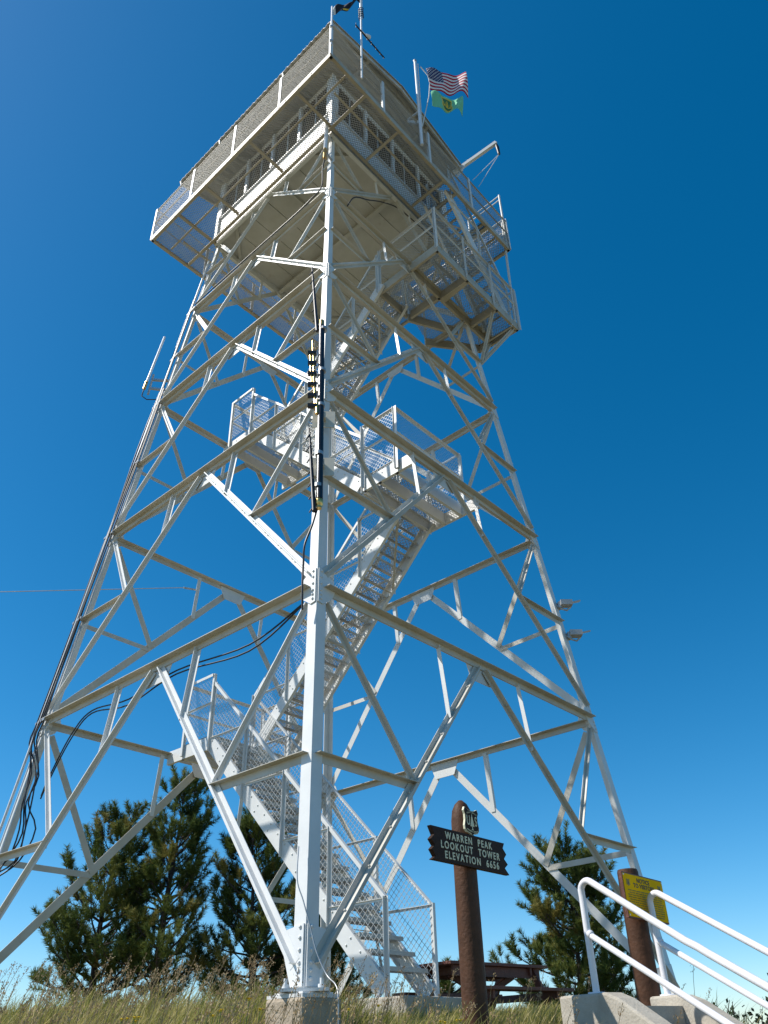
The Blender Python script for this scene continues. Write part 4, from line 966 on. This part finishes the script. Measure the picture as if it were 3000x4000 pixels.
# leafy shrub at the far right
def shrub(label, base, height, rad, seed, n):
    rng = np.random.default_rng(seed); t = thing('shrub', label, 'shrub'); base = np.array(base)
    st = MB(); cen = []
    for k in range(16):
        az = rng.uniform(0, 6.28); rr = rad*rng.uniform(.1, 1); hh = height*rng.uniform(.45, 1.05)*(1-.35*rr/rad)
        pts = [base+np.array([math.cos(az)*rr*f**1.3+rng.normal(0, .03), math.sin(az)*rr*f**1.3+rng.normal(0, .03), hh*f]) for f in np.linspace(0, 1, 6)]
        st.tube([Vector(p) for p in pts], [.018*(1-.8*j/5) for j in range(6)], 4, caps=False)
        for j in range(n):
            f = rng.uniform(.25, 1.02); q = base+np.array([math.cos(az)*rr*f**1.3, math.sin(az)*rr*f**1.3, hh*f])+rng.normal(0, .07, 3); cen.append(q)
    C = np.array(cen); K = len(C); d = rng.normal(size=(K, 3)); d[:, 2] += .5; d /= np.linalg.norm(d, axis=1, keepdims=True); s = np.cross(d, rng.normal(size=(K, 3))); s /= np.linalg.norm(s, axis=1, keepdims=True)
    L = rng.uniform(.05, .085, K)[:, None]
    V = np.stack([C, C+d*L*.5+s*L*.32, C+d*L, C+d*L*.5-s*L*.32], 1).reshape(-1, 3)
    st.build('stems', 'bark', t); np_mesh('leaves', V, np.arange(K*4).reshape(-1, 4), np.repeat(rng.uniform(0, 1, K), 4), 'leaf', t); place(t, base)
shrub('dark leafy shrub at far right beyond the handrails', (5.38, -2.75, -1.15), 1.45, .62, 5, 90)
shrub('thin twiggy sapling standing just left of the far right shrub', (4.70, -2.67, -.8), .92, .10, 9, 7)

# ------------------------------------------------------------------ grass
def grass(N, seed):
    rng = np.random.default_rng(seed)
    D = rng.uniform(3.6, 17, N*2); D = D[rng.uniform(0, 1, N*2) < np.where(D < 9.5, 1, .55)][:N]; N = len(D)
    az = rng.uniform(-.56, .60, N)+YAW
    x = CAM[0]+D*np.sin(az); y = CAM[1]+D*np.cos(az)
    # keep clear of the steps and the footing
    rel = np.stack([x-p1.x, y-p1.y], 1); ac = rel@np.array(acr[:2]); dd = rel@np.array(dn[:2])
    ok = ~((ac > -.13) & (ac < wid+.13) & (dd > -.38) & (dd < 4.3)) & ~((np.abs(x) < .30) & (np.abs(y+S-.05) < .30)) & ~(np.hypot(x-bx, y-by) < .16)
    x, y, D = x[ok], y[ok], D[ok]; N = len(x)
    patch = .5+.5*np.sin(x*1.1+1.3*np.sin(y*.9))*np.cos(y*1.2+.8*np.sin(x*1.7))
    h = rng.gamma(6, .038, N)*(.75+.5*patch); h = np.clip(h, .12, .62)
    # shorter close in front of the footing so that it shows
    h = np.where((np.abs(x) < .55) & (y < -5.2), h*.42, h)
    h = np.where((x > .45) & (y > -6.4), h*np.where(y > -4.2, .50, .72), h)
    wv = .0032+.0026*rng.uniform(0, 1, N); z = gz(x, y)
    lean = np.stack([.34+rng.normal(0, .30, N), rng.normal(-.05, .28, N)], 1)*h[:, None]
    yaw = rng.uniform(-.9, .9, N); sx = np.cos(yaw)*wv; sy_ = np.sin(yaw)*wv
    V = np.zeros((N, 7, 3)); fr = (0, .4, .75, 1.0)
    for k, f in enumerate(fr):
        cx = x+lean[:, 0]*f**1.8; cy = y+lean[:, 1]*f**1.8; cz = z-.03+h*f*(1-.10*f)
        wf = (1, .85, .5, 0)[k]
        if k < 3:
            V[:, 2*k] = np.stack([cx-sx*wf, cy-sy_*wf, cz], 1); V[:, 2*k+1] = np.stack([cx+sx*wf, cy+sy_*wf, cz], 1)
        else: V[:, 6] = np.stack([cx, cy, cz], 1)
    o = np.arange(N)[:, None]*7
    F = np.concatenate([o+np.array([[0, 1, 3]]), o+np.array([[0, 3, 2]]), o+np.array([[2, 3, 5]]), o+np.array([[2, 5, 4]]), o+np.array([[4, 5, 6]])], 1).reshape(-1, 3)
    ti = np.clip(.38+.30*(1-patch)+rng.normal(0, .20, N)+.18*(rng.uniform(0, 1, N) < .22), 0, 1)
    g = np_mesh('grass', V.reshape(-1, 3), F, np.repeat(ti, 7), 'grass'); g['kind'] = 'stuff'; tag(g, 'tall green and straw coloured meadow grass covering the slope', 'grass')
grass(150000, 21)
def seedgrass(N, seed):
    rng = np.random.default_rng(seed); Vs = []; Fs = []; ti = []; o = 0
    for k in range(N):
        D = rng.uniform(5.2, 10.5); az = rng.uniform(-.50, .42)+YAW
        if rng.uniform() < .55: az = rng.uniform(-.50, .08)+YAW
        x = CAM[0]+D*math.sin(az); y = CAM[1]+D*math.cos(az)
        if abs(x) < .34 and abs(y+S) < .45: continue
        rel = Vector((x, y, 0))-Vector((p1.x, p1.y, 0))
        if -.2 < rel.dot(acr) < wid+.2 and -.4 < rel.dot(dn) < 4.3: continue
        if abs(x-bx) < .2 and y < by+.1: continue
        if x > .9 and y > -6.2 and rng.uniform() < .75: continue
        h = rng.uniform(.36, .72)*(.85 if x > .5 else 1.0); z = float(gz(np.array(x), np.array(y))); lx = rng.uniform(.05, .42)*h; ly = rng.normal(0, .1)*h
        def C(f): return np.array([x+lx*f**2, y+ly*f**2, z+h*f*(1-.06*f)])
        w = .0022
        pts = [C(f) for f in (0, .35, .7, 1.0)]
        for p in pts: Vs += [p-[w, 0, 0], p+[w, 0, 0]]; ti += [.55, .55]
        for i in range(3): Fs += [(o+2*i, o+2*i+1, o+2*i+3, o+2*i+2)]
        o += 8
        hl = rng.uniform(.08, .17); tt = rng.uniform(.1, 1)
        for j in range(22):
            f = 1-hl/h*rng.uniform(0, 1); c = C(f); sp = .020*math.sin(math.pi*min(1, max(0.08, (1-f)*h/hl)))+.004
            c = c+rng.normal(0, 1, 3)*sp*np.array([.8, .8, .4]); d = rng.normal(0, 1, 3); d[2] = abs(d[2])+.8; d /= np.linalg.norm(d); s = np.cross(d, rng.normal(0, 1, 3)); s /= np.linalg.norm(s)
            L = rng.uniform(.012, .022); Vs += [c, c+d*L*.5+s*.0045, c+d*L, c+d*L*.5-s*.0045]; ti += [tt]*4; Fs.append((o, o+1, o+2, o+3)); o += 4
    g = np_mesh('seed_grass', np.array(Vs), np.array(Fs), np.array(ti), 'seed'); g['kind'] = 'stuff'; tag(g, 'tall brown seed heads rising above the meadow grass', 'grass')
seedgrass(620, 33)
# wild flowers
def flower(x, y, h, label, group, r=.022):
    t = thing('wildflower', label, 'flower', group); z = float(gz(np.array(x), np.array(y)))
    b = MB(); b.tube([(x, y, z-.02), (x+.01, y, z+h*.6), (x+.03, y, z+h)], .0035, 4); b.build('stem', 'stem', t)
    b = MB(); c = Vector((x+.03, y, z+h))
    for k in range(7):
        a = k*6.283/7; u = Vector((math.cos(a), math.sin(a), .35)); s = Vector((-math.sin(a), math.cos(a), 0)); b.add([c, c+u*r*.6+s*r*.35, c+u*r*1.25, c+u*r*.6-s*r*.35], [(0, 1, 2, 3)])
    b.tube([c+Vector((0, 0, -.006)), c+Vector((0, 0, .010))], [r*.45, r*.30], 6)
    b.build('petals', 'petal', t); place(t, (x, y, z))
rf_ = random.Random(4)
def pix_place(px, py, D):      # where along a view direction the flower grows: ground spot and head height
    w = _f + _r2*((px-1510.5)/3089.54) + _u2*((2155.3-py)/3089.54); k = D/math.hypot(w.x, w.y); return CAM[0]+w.x*k, CAM[1]+w.y*k, CAM[2]+w.z*k
for group, label, spots in (('yellow flowers left of the footing', 'small yellow wildflower in the grass left of the concrete footing', [(455, 3985), (478, 3982), (505, 3978), (512, 3992), (525, 3976), (838, 3952), (845, 3948), (955, 3905), (795, 3960), (815, 3970), (998, 3945)]),
                            ('yellow flowers beside the sign post', 'small yellow wildflower in the grass left of the sign post', [(1706, 3993), (1769, 3989), (1783, 3988), (1721, 3997), (1345, 3945), (1462, 3930)])):
    for px, py in spots:
        D = rf_.uniform(5.6, 6.8); x, y, z = pix_place(px, py, D); h = z-float(gz(np.array(x), np.array(y)))
        if h > .05: flower(x, y, h, label, group, rf_.uniform(.017, .026))
